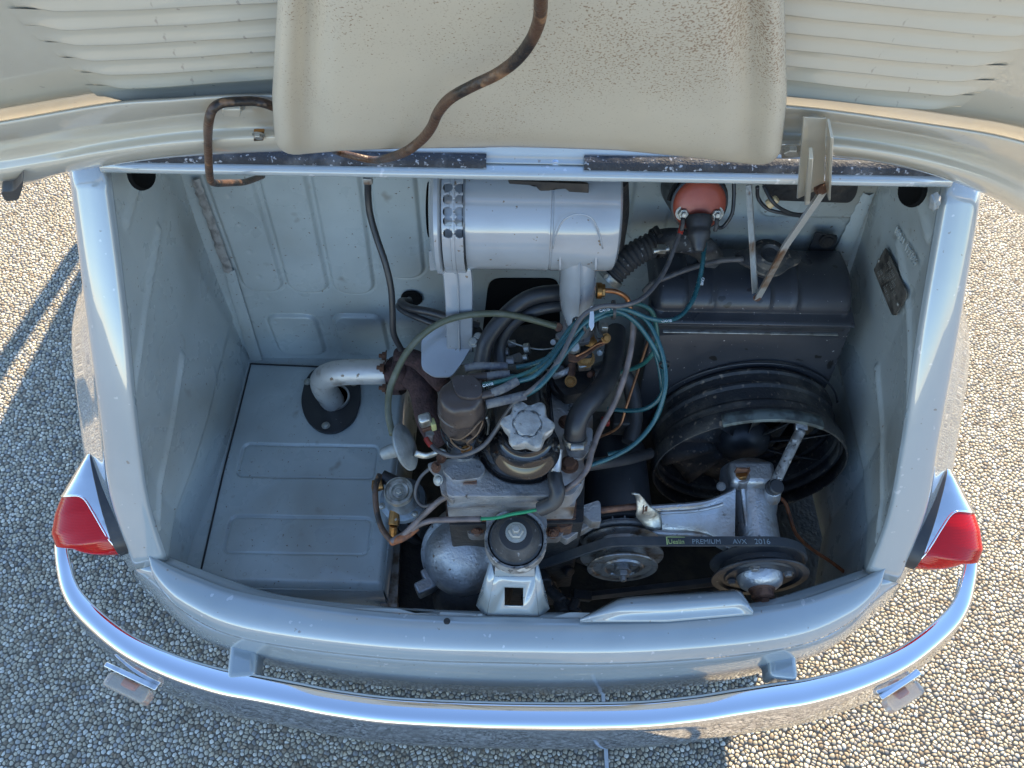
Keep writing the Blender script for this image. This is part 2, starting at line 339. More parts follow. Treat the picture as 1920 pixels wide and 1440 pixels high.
def pebbles():
    s = .0081; x0, x1, y0, y1 = -1.52, 1.52, .06, 1.95
    nx = int((x1 - x0) / s); ny = int((y1 - y0) / (s * .866))
    rng = np.random.RandomState(3)
    J, I = np.meshgrid(np.arange(ny), np.arange(nx), indexing='ij')
    X = x0 + (I + .5 * (J % 2)) * s; Y = y0 + J * s * .866
    X = X + rng.uniform(-.50, .50, X.shape) * s; Y = Y + rng.uniform(-.50, .50, X.shape) * s
    keep = ~((np.abs(X) < .50) & (Y > .50)) & ~((np.abs(X) < .64) & (Y > .85))
    keep &= ~(np.abs(X - .165) < .004)
    pad = 3
    nd = 8; th0 = rng.uniform(0, 2 * np.pi, X.shape)
    rad = np.full(X.shape + (nd,), .0090)
    cs = [np.cos(th0 + 2 * np.pi * k / nd) for k in range(nd)]; sn = [np.sin(th0 + 2 * np.pi * k / nd) for k in range(nd)]
    Xp = np.pad(X, pad, constant_values=99); Yp = np.pad(Y, pad, constant_values=99)
    for dj in range(-2, 3):
        for di in range(-2, 3):
            if dj == 0 and di == 0: continue
            dx = Xp[pad + dj:pad + dj + ny, pad + di:pad + di + nx] - X; dy = Yp[pad + dj:pad + dj + ny, pad + di:pad + di + nx] - Y
            d2 = dx * dx + dy * dy
            for k in range(nd):
                dt = dx * cs[k] + dy * sn[k]
                r_ = np.where(dt > 1e-5, d2 / (2 * np.maximum(dt, 1e-5)), 9.)
                rad[..., k] = np.minimum(rad[..., k], r_)
    m_ = keep.ravel(); X = X.ravel()[m_]; Y = Y.ravel()[m_]; rad = rad.reshape(-1, nd)[m_]; N = len(X)
    rad = (rad * .97 - .0003).clip(.0010, .0085); rad = .90 * rad + .05 * (np.roll(rad, 1, 1) + np.roll(rad, -1, 1))
    cs = np.stack([c.ravel()[m_] for c in cs], 1); sn = np.stack([c.ravel()[m_] for c in sn], 1)
    h = rng.uniform(.0005, .0017, N); tx = rng.uniform(-.12, .12, N); ty = rng.uniform(-.12, .12, N)
    co = np.zeros((N, 2 * nd + 1, 3))
    for q, (f, zf) in enumerate(((1., 0.), (.80, .8))):
        co[:, q * nd:(q + 1) * nd, 0] = rad * cs * f; co[:, q * nd:(q + 1) * nd, 1] = rad * sn * f
        co[:, q * nd:(q + 1) * nd, 2] = (h * zf)[:, None] + (0 if q == 0 else 1) * (tx[:, None] * rad * cs * f + ty[:, None] * rad * sn * f) + (-.0012 if q == 0 else 0)
    co[:, 2 * nd, 2] = h * 1.05
    co[..., 0] += X[:, None]; co[..., 1] += Y[:, None]; co[..., 2] += .001
    fq = []; ft = []
    for k in range(nd):
        j = (k + 1) % nd; fq.append((k, j, nd + j, nd + k)); ft.append((nd + k, nd + j, 2 * nd))
    base = (np.arange(N) * (2 * nd + 1))[:, None, None]
    Q = (np.array(fq)[None] + base).reshape(-1, 4); T_ = (np.array(ft)[None] + base).reshape(-1, 3)
    me = bpy.data.meshes.new('pebbles'); me.vertices.add(N * (2 * nd + 1)); me.vertices.foreach_set('co', co.astype('f').ravel())
    nl = Q.size + T_.size; me.loops.add(nl); me.loops.foreach_set('vertex_index', np.concatenate([Q.ravel(), T_.ravel()]).astype('i'))
    npoly = len(Q) + len(T_); me.polygons.add(npoly)
    ls = np.concatenate([np.arange(len(Q)) * 4, Q.size + np.arange(len(T_)) * 3]).astype('i'); me.polygons.foreach_set('loop_start', ls)
    me.update(calc_edges=True); me.shade_smooth()
    c1 = np.array([.52, .45, .33]); c2 = np.array([.66, .61, .51]); c3 = np.array([.32, .25, .17]); c4 = np.array([.34, .32, .29])
    w_ = rng.rand(N); c = np.where(w_[:, None] < .5, c1, np.where(w_[:, None] < .78, c2, np.where(w_[:, None] < .9, c3, c4)))
    c = c * rng.uniform(.55, 1.05, (N, 1)); c = np.concatenate([c, np.ones((N, 1))], 1)
    at = me.color_attributes.new('stone', 'FLOAT_COLOR', 'POINT'); at.data.foreach_set('color', np.repeat(c, 2 * nd + 1, 0).astype('f').ravel())
    pm = bpy.data.materials.new('river_pebble'); pm.use_nodes = True; t = pm.node_tree; b = t.nodes['Principled BSDF']; b.inputs['Roughness'].default_value = .55
    a = t.nodes.new('ShaderNodeVertexColor'); a.layer_name = 'stone'
    nz = t.nodes.new('ShaderNodeTexNoise'); nz.inputs['Scale'].default_value = 300; tcx = t.nodes.new('ShaderNodeTexCoord'); t.links.new(tcx.outputs['Object'], nz.inputs['Vector'])
    mr = t.nodes.new('ShaderNodeMapRange'); mr.inputs[3].default_value = .72; mr.inputs[4].default_value = 1.25; t.links.new(nz.outputs['Fac'], mr.inputs[0])
    big = t.nodes.new('ShaderNodeTexNoise'); big.inputs['Scale'].default_value = 2.2; big.inputs['Detail'].default_value = 5; t.links.new(tcx.outputs['Object'], big.inputs['Vector'])
    mb = t.nodes.new('ShaderNodeMapRange'); mb.inputs[1].default_value = .3; mb.inputs[2].default_value = .7; mb.inputs[3].default_value = .84; mb.inputs[4].default_value = 1.12; t.links.new(big.outputs['Fac'], mb.inputs[0])
    mu = t.nodes.new('ShaderNodeMath'); mu.operation = 'MULTIPLY'; t.links.new(mr.outputs[0], mu.inputs[0]); t.links.new(mb.outputs[0], mu.inputs[1])
    vm = t.nodes.new('ShaderNodeVectorMath'); vm.operation = 'SCALE'; t.links.new(a.outputs[0], vm.inputs[0]); t.links.new(mu.outputs[0], vm.inputs['Scale'])
    t.links.new(vm.outputs[0], b.inputs['Base Color'])
    me.materials.append(pm)
    o = bpy.data.objects.new('pebbles', me); COL.objects.link(o); WL[o] = V((0, 0, 0))
    tag(o, 'loose looking beige and grey pebbles set in the paving', None, kind='stuff')
pebbles()
bm = bmesh.new(); box(bm, (.165, 1.02, .0015), (.0065, 2.2, .005)); js = obj('joint_strip', bm, 'bead', sharp=30); tag(js, 'pale joint strip dividing the pebble paving', None, kind='structure')

# ------------------------------------------------------------------ CAR
car = thing('car', 'light grey vintage rear engined car with its engine lid raised', 'car', (0, 1.9, 0))
# --- rear body skin: stations round the opening, columns from lip to hem
ST = [
 [(-.404,.600,.976),(-.408,.592,.983),(-.425,.594,.983),(-.443,.600,.976),(-.458,.625,.955),(-.475,.67,.88),(-.53,.74,.76),(-.60,.78,.66),(-.61,.82,.42)],
 [(-.416,.520,.841),(-.420,.515,.848),(-.440,.517,.848),(-.460,.523,.841),(-.474,.541,.822),(-.515,.575,.775),(-.575,.635,.70),(-.607,.67,.60),(-.60,.70,.40)],
 [(-.432,.456,.721),(-.436,.452,.727),(-.455,.454,.727),(-.474,.460,.722),(-.487,.472,.707),(-.522,.497,.672),(-.573,.540,.622),(-.600,.56,.54),(-.59,.57,.35)],
 [(-.443,.411,.626),(-.447,.407,.631),(-.468,.409,.631),(-.488,.414,.627),(-.500,.423,.612),(-.527,.438,.582),(-.560,.458,.545),(-.573,.468,.47),(-.56,.47,.35)],
 [(-.446,.377,.527),(-.450,.371,.533),(-.466,.367,.531),(-.484,.366,.524),(-.496,.370,.508),(-.510,.377,.483),(-.522,.383,.45),(-.530,.387,.40),(-.520,.39,.35)],
]
full = ST + [[(-x, y, z) for x, y, z in r] for r in ST[::-1]]
def body_half(rows, name, parent, sx=1):
    bm = bmesh.new(); g = smoothgrid([[(sx * x, y, z) for x, y, z in r] for r in rows], 6, 6); grid(bm, g); return bm
bm = body_half(ST, 'x', car)
# lower rear panel stations S4..mirror
LOW = [[(-.446,.382,.525),(-.450,.371,.533),(-.472,.366,.529),(-.490,.368,.516),(-.503,.373,.49),(-.516,.380,.455),(-.530,.385,.40),(-.520,.39,.35)],
 [(-.385,.365,.508),(-.392,.354,.516),(-.402,.336,.514),(-.411,.327,.503),(-.417,.321,.485),(-.423,.316,.455),(-.428,.316,.40),(-.422,.325,.35)],
 [(-.300,.342,.503),(-.302,.331,.511),(-.308,.311,.509),(-.312,.303,.500),(-.314,.297,.483),(-.316,.290,.455),(-.317,.286,.40),(-.315,.290,.345)],
 [(-.160,.330,.500),(-.160,.320,.509),(-.162,.297,.506),(-.163,.288,.497),(-.164,.282,.481),(-.165,.274,.455),(-.165,.268,.40),(-.164,.270,.342)],
 [(0,.327,.499),(0,.317,.508),(0,.293,.505),(0,.284,.496),(0,.278,.480),(0,.270,.455),(0,.263,.40),(0,.265,.340)]]
LOWF = LOW + [[(-x, y, z) for x, y, z in r] for r in LOW[-2::-1]]
obj('rear_wing', bm, 'paint', car, sharp=0, solid=.0012)
bm = body_half(ST, 'x', car, -1); obj('rear_wing', bm, 'paint', car, sharp=0, solid=.0012)
bm = bmesh.new(); grid(bm, smoothgrid(LOWF, 6, 7)); obj('rear_valance', bm, 'paint', car, sharp=0, solid=.0012)
# overlapping apron that ends in points at both sides of the opening
AP = []
for x, k in ((-.463,0),(-.45,.45),(-.41,.85),(-.33,1),(-.16,1),(0,1),(.16,1),(.33,1),(.41,.85),(.45,.45),(.463,0)):
    ax = abs(x); yb = np.interp(ax, [0,.16,.30,.392,.446,.47], [.317,.320,.331,.354,.371,.378]); zb = np.interp(ax, [0,.16,.30,.392,.446,.47], [.508,.509,.511,.516,.533,.545])
    AP.append([(x, yb - .001, zb + .0045), (x, yb - .010 * k - .002, zb + .0065), (x * (1 + .01 * k), yb - .026 * k - .004, zb + .003 ), (x * (1 + .016 * k), yb - .038 * k - .004, zb - .008 * k), (x * (1 + .019 * k), yb - .045 * k - .004, zb - .026 * k)])
bm = bmesh.new(); grid(bm, smoothgrid(AP, 4, 5)); obj('rear_apron', bm, 'paint', car, sharp=0, solid=.0014)
# inner lip of the opening at the rear
bm = bmesh.new(); prism(bm, [PZ(u, v, .512) for u, v in rounded([(620,1140),(745,1141),(800,1155),(870,1157),(905,1150),(905,1166),(620,1160)], 5)], (0, 0, -.002)); obj('inner_lip', bm, 'bay', car, bevel=.0006)
bm = bmesh.new(); prism(bm, [PZ(u, v, .512) for u, v in rounded([(1015,1163),(1035,1158),(1068,1148),(1140,1150),(1140,1168),(1015,1170)], 5)], (0, 0, -.002)); obj('inner_lip', bm, 'bay', car, bevel=.0006)
# raised stiffener on the right of the sill
rows = []
for f, dz, dv in ((0, -.008, 0), (.12, .010, 0), (.45, .013, 0), (.7, .006, 0), (1, .0, 0)):
    rr = []
    for k in range(15):
        s = k / 14; u = 1088 + s * (1412 - 1088); top = np.interp(u, [1088,1160,1185,1380,1398,1412], [1160,1122,1118,1106,1112,1145]); bot = np.interp(u, [1088,1250,1412], [1166,1166,1152])
        rr.append(PZ(u, top + f * (bot - top), .520 + dz))
    rows.append(rr)
bm = bmesh.new(); grid(bm, smoothgrid(rows, 2, 3)); obj('sill_stiffener', bm, 'paint', car, sharp=0, solid=.0015)
for u, v in ((533, 1135), (1404, 1153), (838, 1165)):
    bm = bmesh.new(); c = PZ(u, v, .5155); lathe(bm, [(.0, .0), (.004, .0), (.0042, .0006), (0, .0012)], c, (0, -.2, 1), 14); obj('drain_plug', bm, 'dark', car)

# --- rest of the car ahead of the bay (mostly outside the picture, it casts the shade)
def sect(y, w, zc, zh, rad=.12):
    return [(-w*.93, y, zh), (-w, y, zh+.10), (-w*1.0, y, (zh+zc)/2), (-w*.97, y, zc-.10), (-w*.90, y, zc-.03), (-w*.80, y, zc), (0, y, zc+.02)]
SEC = [sect(.93,.655,.95,.30), sect(1.4,.685,.95,.26), sect(1.9,.69,.94,.24), sect(2.5,.685,.90,.24), sect(3.0,.66,.84,.27), sect(3.3,.58,.74,.32), sect(3.43,.40,.62,.36)]
bm = bmesh.new()
for sx in (1, -1): grid(bm, smoothgrid([[(sx*x, y, z) for x, y, z in r] for r in SEC], 3, 4))
obj('front_body', bm, 'paint', car, sharp=0, solid=.0015)
# greenhouse: roof, pillars, panes
ROOF = [[(-.52, y, z-.05), (-.50, y, z-.01), (-.35, y, z+.015), (0, y, z+.025), (.35, y, z+.015), (.50, y, z-.01), (.52, y, z-.05)] for y, z in ((1.00,1.28),(1.12,1.345),(1.5,1.375),(2.0,1.37),(2.25,1.34),(2.36,1.29))]
bm = bmesh.new(); grid(bm, smoothgrid(ROOF, 3, 3)); obj('roof', bm, 'paint', car, sharp=0, solid=.02)
for sx in (-1, 1):
    for p0, p1, r_ in (((.60,.80,.93),(.50,1.06,1.27),.045), ((.665,1.55,.93),(.52,1.55,1.33),.022), ((.66,2.55,.90),(.50,2.28,1.31),.022)):
        bm = bmesh.new(); tube(bm, [(sx*p0[0], p0[1], p0[2]-.03), (sx*(p0[0]+p1[0])/2*1.01, (p0[1]+p1[1])/2, (p0[2]+p1[2])/2), (sx*p1[0], p1[1], p1[2])], r_, 10, 3); obj('pillar', bm, 'paint', car, sharp=60)
    for ys, ye in ((.90, 1.52), (1.58, 2.48)):
        bm = bmesh.new(); yt0 = ys + .14 if ys < 1 else ys; yt1 = ye - .2 if ye > 2 else ye
        grid(bm, [[(sx*.645, ys, .945), (sx*.655, ye, .945)], [(sx*.515, yt0, 1.30), (sx*.515, yt1, 1.31)]]); obj('side_window', bm, 'pane', car, sharp=0)
bm = bmesh.new(); grid(bm, smoothgrid([[(-.44,.745,1.065),(0,.70,1.07),(.44,.745,1.065)], [(-.42,.99,1.27),(0,.97,1.285),(.42,.99,1.27)]], 5, 2)); obj('rear_window', bm, 'pane', car, sharp=0)
bm = bmesh.new(); grid(bm, smoothgrid([[(-.50,2.62,.93),(0,2.70,.93),(.50,2.62,.93)], [(-.46,2.34,1.30),(0,2.40,1.31),(.46,2.34,1.30)]], 5, 2)); obj('windscreen', bm, 'pane', car, sharp=0)
# panel between the opening and the rear window (cowl), with side shoulders
CW = []
for x in (-.445,-.42,-.2,0,.2,.42,.445):
    e = (abs(x)/.445)**4; CW.append([(x, .600, .9845-.004*e), (x, .606, .9875-.006*e), (x, .620, 1.004-.012*e), (x*1.01, .68, 1.040-.04*e), (x*1.03, .77, 1.078-.06*e)])
bm = bmesh.new(); grid(bm, smoothgrid(CW, 4, 4)); obj('cowl', bm, 'paint', car, sharp=0, solid=.0012)
for sx in (-1, 1):
    QP = [[(.443,.600,.977),(.452,.66,.997),(.46,.76,1.015)], [(.458,.625,.955),(.475,.70,.97),(.50,.80,.975)], [(.475,.67,.88),(.52,.74,.88),(.56,.82,.88)], [(.53,.74,.76),(.58,.80,.76),(.62,.90,.76)], [(.60,.78,.66),(.63,.84,.64),(.65,.95,.62)], [(.61,.82,.42),(.64,.88,.40),(.655,.96,.38)]]
    bm = bmesh.new(); grid(bm, smoothgrid([[(sx*x, y, z) for x, y, z in r] for r in QP], 4, 4)); obj('quarter_panel', bm, 'paint', car, sharp=0, solid=.0012)
# wheels
for x in (-.57, .57):
    for y in (1.02, 2.98):
        bm = bmesh.new(); lathe(bm, [(.17,-.055),(.23,-.062),(.268,-.05),(.275,0),(.268,.05),(.23,.062),(.17,.055)], (x, y, .275), (1,0,0), 32); wh = obj('wheel', bm, 'tyre', car, sharp=50)
        bm = bmesh.new(); lathe(bm, [(0,.045),(.09,.05),(.10,.03),(.165,.035),(.172,.05),(.172,-.05),(.1,-.03),(0,-.03)], (x, y, .275), (1 if x > 0 else -1,0,0), 32); obj('rim', bm, 'paint', wh, sharp=40)
bm = bmesh.new(); cyl(bm, (-.70,2.10,.90), (-.77,2.10,.95), .008); lathe(bm, [(0,.02),(.035,.012),(.056,-.002),(.058,-.01),(0,-.012)], (-.79,2.09,.955), (0,1,.1), 28, wob=lambda th,h: 1+.35*abs(math.cos(th))); obj('door_mirror', bm, 'chrome', car)
# dark sheet added below the engine to stand for the gloom under there
bm = bmesh.new(); prism(bm, [V(p) for p in ((-.40,.36,.29),(.40,.36,.29),(.52,.50,.29),(.55,.77,.29),(-.55,.77,.29),(-.52,.50,.29))], (0,0,-.003)); obj('under_engine_gloom', bm, 'dark', car)

# --- embossed pressed panels of the engine bay
def sdf_rr(X, Z, cx, cz, hx, hz, r, sh=0):
    X = X - cx - sh * (Z - cz); Z = Z - cz
    qx = np.abs(X) - hx + r; qz = np.abs(Z) - hz + r
    return np.hypot(np.maximum(qx, 0), np.maximum(qz, 0)) + np.minimum(np.maximum(qx, qz), 0) - r
def pressed(name, o, a, b_, na, nb, height, m, parent, smooth=0, label=None):
    """grid o + s*a + t*b, lifted along a x b by height(S, T) with S, T in metres"""
    o, a, b_ = V(o), V(a), V(b_); s = np.linspace(0, 1, na); t_ = np.linspace(0, 1, nb); Sg, Tg = np.meshgrid(s, t_)
    h = height(Sg * a.length, Tg * b_.length); nrm = a.cross(b_).normalized()
    co = np.array(o)[None, None] + Sg[..., None] * np.array(a) + Tg[..., None] * np.array(b_) + h[..., None] * np.array(nrm)
    idx = np.arange(na * nb).reshape(nb, na); f = np.stack([idx[:-1, :-1], idx[:-1, 1:], idx[1:, 1:], idx[1:, :-1]], -1).reshape(-1, 4)
    me = bpy.data.meshes.new(name); me.from_pydata(co.reshape(-1, 3).tolist(), [], f.tolist()); return obj(name, me, m, parent, sharp=0, label=label)
def groove(d, wd=.0016): return -.9 * np.exp(-(d / wd) ** 2)
def step(d, wd): x = np.clip(.5 - d / wd, 0, 1); return x * x * (3 - 2 * x)
# firewall  (x from -.47 to .47, z from .44 to 1.0), plane y=.76
FWY = .76
def fw(u, v): p = PY(u, v, FWY); return p.x + .47, p.z - .44
def fw_h(X, Z):
    h = np.zeros_like(X); gr = np.zeros_like(X)
    for tl, bl, br, tr_ in (((408,345),(470,543),(542,543),(490,345)), ((512,345),(556,545),(628,545),(588,345)), ((612,345),(640,547),(714,547),(672,345)), ((705,345),(728,518),(800,518),(782,345)), ((1190,345),(1172,450),(1240,450),(1262,345))):
        b0 = fw(*bl); b1 = fw(*br); t0 = fw(*tl)
        cx = (b0[0] + b1[0]) / 2; hx = (b1[0] - b0[0]) / 2; zb = b0[1]
        d_ = sdf_rr(X, Z, cx, zb + .20, hx, .20, .022, (t0[0]+t0[0]-b0[0]-b0[0])/(t0[1]-b0[1])/2*.6); h = np.maximum(h, step(d_, .006)); gr = np.minimum(gr, groove(d_ - .003))
    for a, b2 in (((500,590),(612,663)), ((624,590),(730,663))):
        p = fw(*a); q = fw(*b2); d_ = sdf_rr(X, Z, (p[0]+q[0])/2, (p[1]+q[1])/2, abs(q[0]-p[0])/2, abs(q[1]-p[1])/2, .016); h = np.maximum(h, step(d_, .006)); gr = np.minimum(gr, groove(d_ - .003))
    p = fw(1560,405); h = np.maximum(h, step(sdf_rr(X, Z, p[0]-.03, p[1]+.06, .07, .06, .02), .008))
    for k in range(9):
        for cx_, cz_ in ((.095, .06 + .05 * k), (.30 + .07 * k, .030)): gr = np.minimum(gr, -.8 * np.exp(-((X - cx_) ** 2 + (Z - cz_) ** 2) / .0035 ** 2))
    return h * .0050 + gr * .0016 + .0006*np.sin(X*17+2*np.sin(Z*11))*np.sin(Z*19)
pressed('firewall', (-.47, FWY, .44), (.94, 0, 0), (0, 0, .63), 560, 375, fw_h, 'bay', car)
# battery-side tray (floor), plane z=.45
TRX0, TRX1, TRY0, TRY1 = -.455, -.182, .372, .765
def tr_h(X, Y):
    h = np.zeros_like(X); gr = np.zeros_like(X)
    for a, b2 in (((457,831),(703,898)), ((433,966),(690,1041))):
        pts = [PZ(a[0], a[1], .45), PZ(b2[0], b2[1], .45)]; cx = (pts[0].x+pts[1].x)/2 - TRX0; cy = (pts[0].y+pts[1].y)/2 - TRY0
        d_ = sdf_rr(X, Y, cx, cy, abs(pts[1].x-pts[0].x)/2, abs(pts[1].y-pts[0].y)/2, .010); h = np.maximum(h, step(d_, .004)); gr = np.minimum(gr, groove(d_ + .001, .0014))
    e = X - (TRX1 - TRX0); edge = np.where(e > -.008, (e + .008) ** 2 / .008 * .9, 0)
    e2 = .012 - Y; edge2 = np.where(e2 > 0, e2 ** 2 / .012, 0)
    dents = .0005 * np.sin(X * 60 + 2 * np.sin(Y * 31)) * np.sin(Y * 47)
    return -h * .0030 + gr * .0022 - edge - edge2 + dents
pressed('floor_tray', (TRX0, TRY0, .45), (TRX1 - TRX0, 0, 0), (0, TRY1 - TRY0, 0), 230, 330, tr_h, 'tray', car)
bm = bmesh.new(); grid(bm, [[(TRX1+.001, TRY0+.003, .443), (TRX1, TRY1, .443)], [(TRX1+.004, TRY0+.003, .30), (TRX1+.004, TRY1, .30)]]); grid(bm, [[(TRX0, TRY0+.001, .441),(TRX1, TRY0+.001, .441)],[(TRX0, TRY0-.004, .35),(TRX1, TRY0-.004, .35)]]); obj('tray_side', bm, 'bay', car, sharp=0, solid=.0012)
# side walls: loft from opening edge down to the floor, with pressed ridges
def wall(sx):
    Ye = [.371,.407,.452,.515,.592]; Xe=[.450,.447,.436,.42,.408]; Ze=[.533,.631,.727,.848,.983]
    ny, nz = 170, 110; co = []
    for i in range(ny):
        y = .378 + (FWY - .378) * i / (ny - 1)
        yt = min(y, .60); ze = np.interp(yt, Ye, Ze) - .006; xe = np.interp(yt, Ye, Xe) - .002
        for k in range(nz):
            s = k / (nz - 1); zb = .31; z = ze + (zb - ze) * s
            bul = math.sin(math.pi * min(1, s * 1.15)) ** .8 * .018 if s < .87 else 0
            x = xe + ((.438 if sx < 0 else .440 + .052 * min(1, (y - .378) * 7)) - xe) * s + bul * min(1, (y - .36) * 12)
            # lower kick strip
            h = 0
            zl = .520 + .03 * min(1, max(0, (y - .4) / .3)); h -= .004 * max(0, min(1, (zl - z) / .004))
            # diagonal pressed ridges (y, z)
            for (y0, z0, y1, z1, wd) in (((.40,.575,.60,.665,.008)), ((.47,.755,.66,.83,.009)), ((.60,.90,.72,.93,.011))):
                dx, dz = y1 - y0, z1 - z0; tt = max(0, min(1, ((y - y0) * dx + (z - z0) * dz) / (dx*dx+dz*dz)))
                d = math.hypot(y - y0 - tt * dx, z - z0 - tt * dz); q = max(0, 1 - d / wd); h += .0045 * q * q * (3 - 2 * q)
            co.append((sx * (x - h), y + (.0 if k else 0), z))
    idx = np.arange(ny * nz).reshape(ny, nz); f = np.stack([idx[:-1, :-1], idx[:-1, 1:], idx[1:, 1:], idx[1:, :-1]], -1).reshape(-1, 4)
    me = bpy.data.meshes.new('side_wall'); me.from_pydata(co, [], f.tolist()); return obj('side_wall', me, 'bay', car, sharp=0)
wallL = wall(-1); wallR = wall(1)
# folded seam flanges where walls meet the firewall, ragged sealer
def strip(pa, pb, wa, m, name, th=.003, wav=.0015):
    bm = bmesh.new(); n_ = 26; rows = []
    rng = random.Random(len(name) + int(pa[0]))
    for k in range(n_):
        s = k / (n_ - 1); p = [PY(a[0] + (b_[0]-a[0])*s, a[1] + (b_[1]-a[1])*s, FWY - .006) for a, b_ in ((pa, pb), (wa[0], wa[1]))]
        j = rng.uniform(-wav, wav); rows.append([(p[0].x + j, p[0].y, p[0].z), ((p[0].x+p[1].x)/2, p[0].y - th, p[0].z), (p[1].x + j*.5, p[1].y, p[1].z)])
    grid(bm, rows); return obj(name, bm, m, car, sharp=0)
strip((357,335),(420,510), ((374,335),(437,508)), 'seam', 'seam_flange')
strip((420,508),(470,680), ((440,506),(493,680)), 'bay', 'seam_flange', .002, .0006)
strip((1618,362),(1560,480), ((1640,362),(1590,490)), 'bay', 'seam_flange', .004, .0012)
strip((1566,485),(1545,540), ((1592,488),(1580,540)), 'seam', 'seam_flange', .003, .0012)
# dark vents high in the corners
for u, v in ((264, 325), (1712, 357)):
    x = -.385 if u < 900 else .392; c = PX(u, v, x); bm = bmesh.new(); lathe(bm, [(0,.001),(.010,.001),(.0145,.004),(.016,.003),(.017,0)], c, (-1 if x > 0 else 1, -.35, .25), 26); obj('vent_grommet', bm, 'hole', car)
# --- top cross rail, seals, screw
def rail_pt(x, y, z): return (x, y + .012 * (x/.39)**2 * .0, z)
RL = []
for x in np.linspace(-.408, .408, 15):
    RL.append([(x,.602,.9735),(x,.593,.9735),(x,.588,.9755),(x,.5875,.9795),(x,.5905,.9825),(x,.600,.9835)])
bm = bmesh.new(); grid(bm, smoothgrid(RL, 3, 1)); obj('top_rail', bm, 'paint', car, sharp=0, solid=.001)
def seal(x0, x1, lab):
    bm = bmesh.new(); N = 60; rows = []
    for k in range(N):
        x = x0 + (x1 - x0) * k / (N - 1); j = .0006 * math.sin(k * 1.7) + .0005 * math.sin(k * .61 + 2)
        rows.append([(x,.5935,.9825),(x,.5930,.987+j),(x,.5955,.9905+j),(x,.600,.9925+j),(x,.604,.9925),(x,.607,.986)])
    grid(bm, rows); o = obj('lid_seal', bm, 'seal', car, sharp=0); o['label'] = lab
seal(PY(204,305,.60).x, PY(912,305,.60).x, 'weathered black foam seal left of the screw')
seal(PY(1095,305,.60).x, PY(1790,340,.60).x, 'weathered black foam seal right of the screw')
bolt(PY(1041,307,.603), (0,-.75,.65), .0042, car, 'dchrome', 'round', 'screw')

# --- mount tower at centre of the sill
bm = bmesh.new()
A = [PZ(925,1079,.580), PZ(1004,1079,.580)]; B = [PZ(912,1158,.507), PZ(1012,1162,.507)]
rows = [[A[0], A[1]], [B[0], B[1]]]
fr = [(925,1079,.58),(1004,1079,.58),(1016,1160,.503),(905,1157,.503)]
o_ = PZ(965,1080,.58); up = (PZ(965,1160,.503) - o_); rt = V((1,0,0)); nrm = rt.cross(up).normalized()
def tw(u, v): return PN(u, v, o_, nrm)
hole = [(946,1100),(981,1101),(981,1136),(946,1135)]
outer = [(927,1080),(1003,1081),(1010,1160),(912,1158)]
ov = [bm.verts.new(tw(*p)) for p in outer]; hv = [bm.verts.new(tw(*p)) for p in hole]
for k in range(4): bm.faces.new((ov[k], ov[(k+1)%4], hv[(k+1)%4], hv[k]))
tower = obj('mount_tower', bm, 'paint', car, sharp=20, solid=.002)
for a, b2, c, d in (((927,1080),(912,1158),(893,1152),(920,1064)), ((1003,1081),(1010,1160),(1030,1158),(1006,1064))):
    bm = bmesh.new(); grid(bm, [[tw(*a), tw(*b2)], [PZ(d[0],d[1],.588) + V((0,.01,0)), PZ(c[0],c[1],.507) + V((0,.012,0))]]); obj('tower_side', bm, 'paint', tower, sharp=20, solid=.002)
bm = bmesh.new()
grid(bm, [[tw(927,1080)+V((0,0,.0008)), tw(1003,1081)+V((0,0,.0008))],[tw(930,1074)+V((0,.02,.010)), tw(1000,1074)+V((0,.02,.010))]]); obj('tower_top', bm, 'paint', tower, sharp=20, solid=.002)

# --- bumper: polished section swept along a bow
bow = [(124,1012,.455),(130,1048,.446),(143,1092,.44),(172,1130,.435),(241,1186,.43),(323,1225,.426),(409,1251,.423),(479,1264,.422),(558,1279,.421),(637,1294,.42),(756,1308,.42),(970,1316,.42)]
def bump_line():
    L_ = [PZ(u, v, z) for u, v, z in bow]
    L_[-1].x = 0; pts = [(p.x, p.y, p.z) for p in L_]
    return pts + [(-x, y, z) for x, y, z in pts[-2::-1]]
bl = [V(p) for p in spline(bump_line(), 8)]
rows = []
prof = [(.005,-.009),(.0005,-.003),(.0008,-.0002),(.004,.0012),(.013,.0015),(.022,.0002),(.029,-.0022),(.034,-.0055),(.0365,-.0095),(.0395,-.018),(.0435,-.031),(.0475,-.047),(.050,-.062),(.0495,-.073),(.045,-.081),(.036,-.084)]
for i, p in enumerate(bl):
    a = bl[max(0, i-1)]; c = bl[min(len(bl)-1, i+1)]; tg = (c - a); tg.z = 0; tg.normalize(); out = V((tg.y, -tg.x, 0))
    e = min(i, len(bl)-1-i); k = .50 + .36 * min(1, e / 52); kz = .75 + .25 * min(1, e / 30)
    rows.append([p + out * (o1) * k + V((0,0,z1 * kz)) for o1, z1 in prof])
bm = bmesh.new(); grid(bm, smoothgrid(rows, 2, 1)); bumper = obj('bumper', bm, 'chrome', car, sharp=0, solid=.0016)
bumper['label'] = 'polished chrome rear bumper wrapping round the tail'
def brk(pxs, name):
    bm = bmesh.new(); prism(bm, pxs[0], pxs[1]); return obj(name, bm, 'paint', bumper, bevel=.006, seg=3)
for u0, u1, sx in ((418, 478, -1), (1430, 1500, 1)):
    c0 = PZ((u0+u1)/2, 1240, .405); bm = bmesh.new(); y0 = c0.y
    c0 = PZ(452 if sx < 0 else 1470, 1232, .425); c0.y += .012
    box(bm, c0 + V((0, 0, -.020)), (.038, .080, .044), Matrix.Rotation(-.12*sx, 3, 'Z')); obj('bumper_bracket', bm, 'paint', bumper, bevel=.008, seg=3)
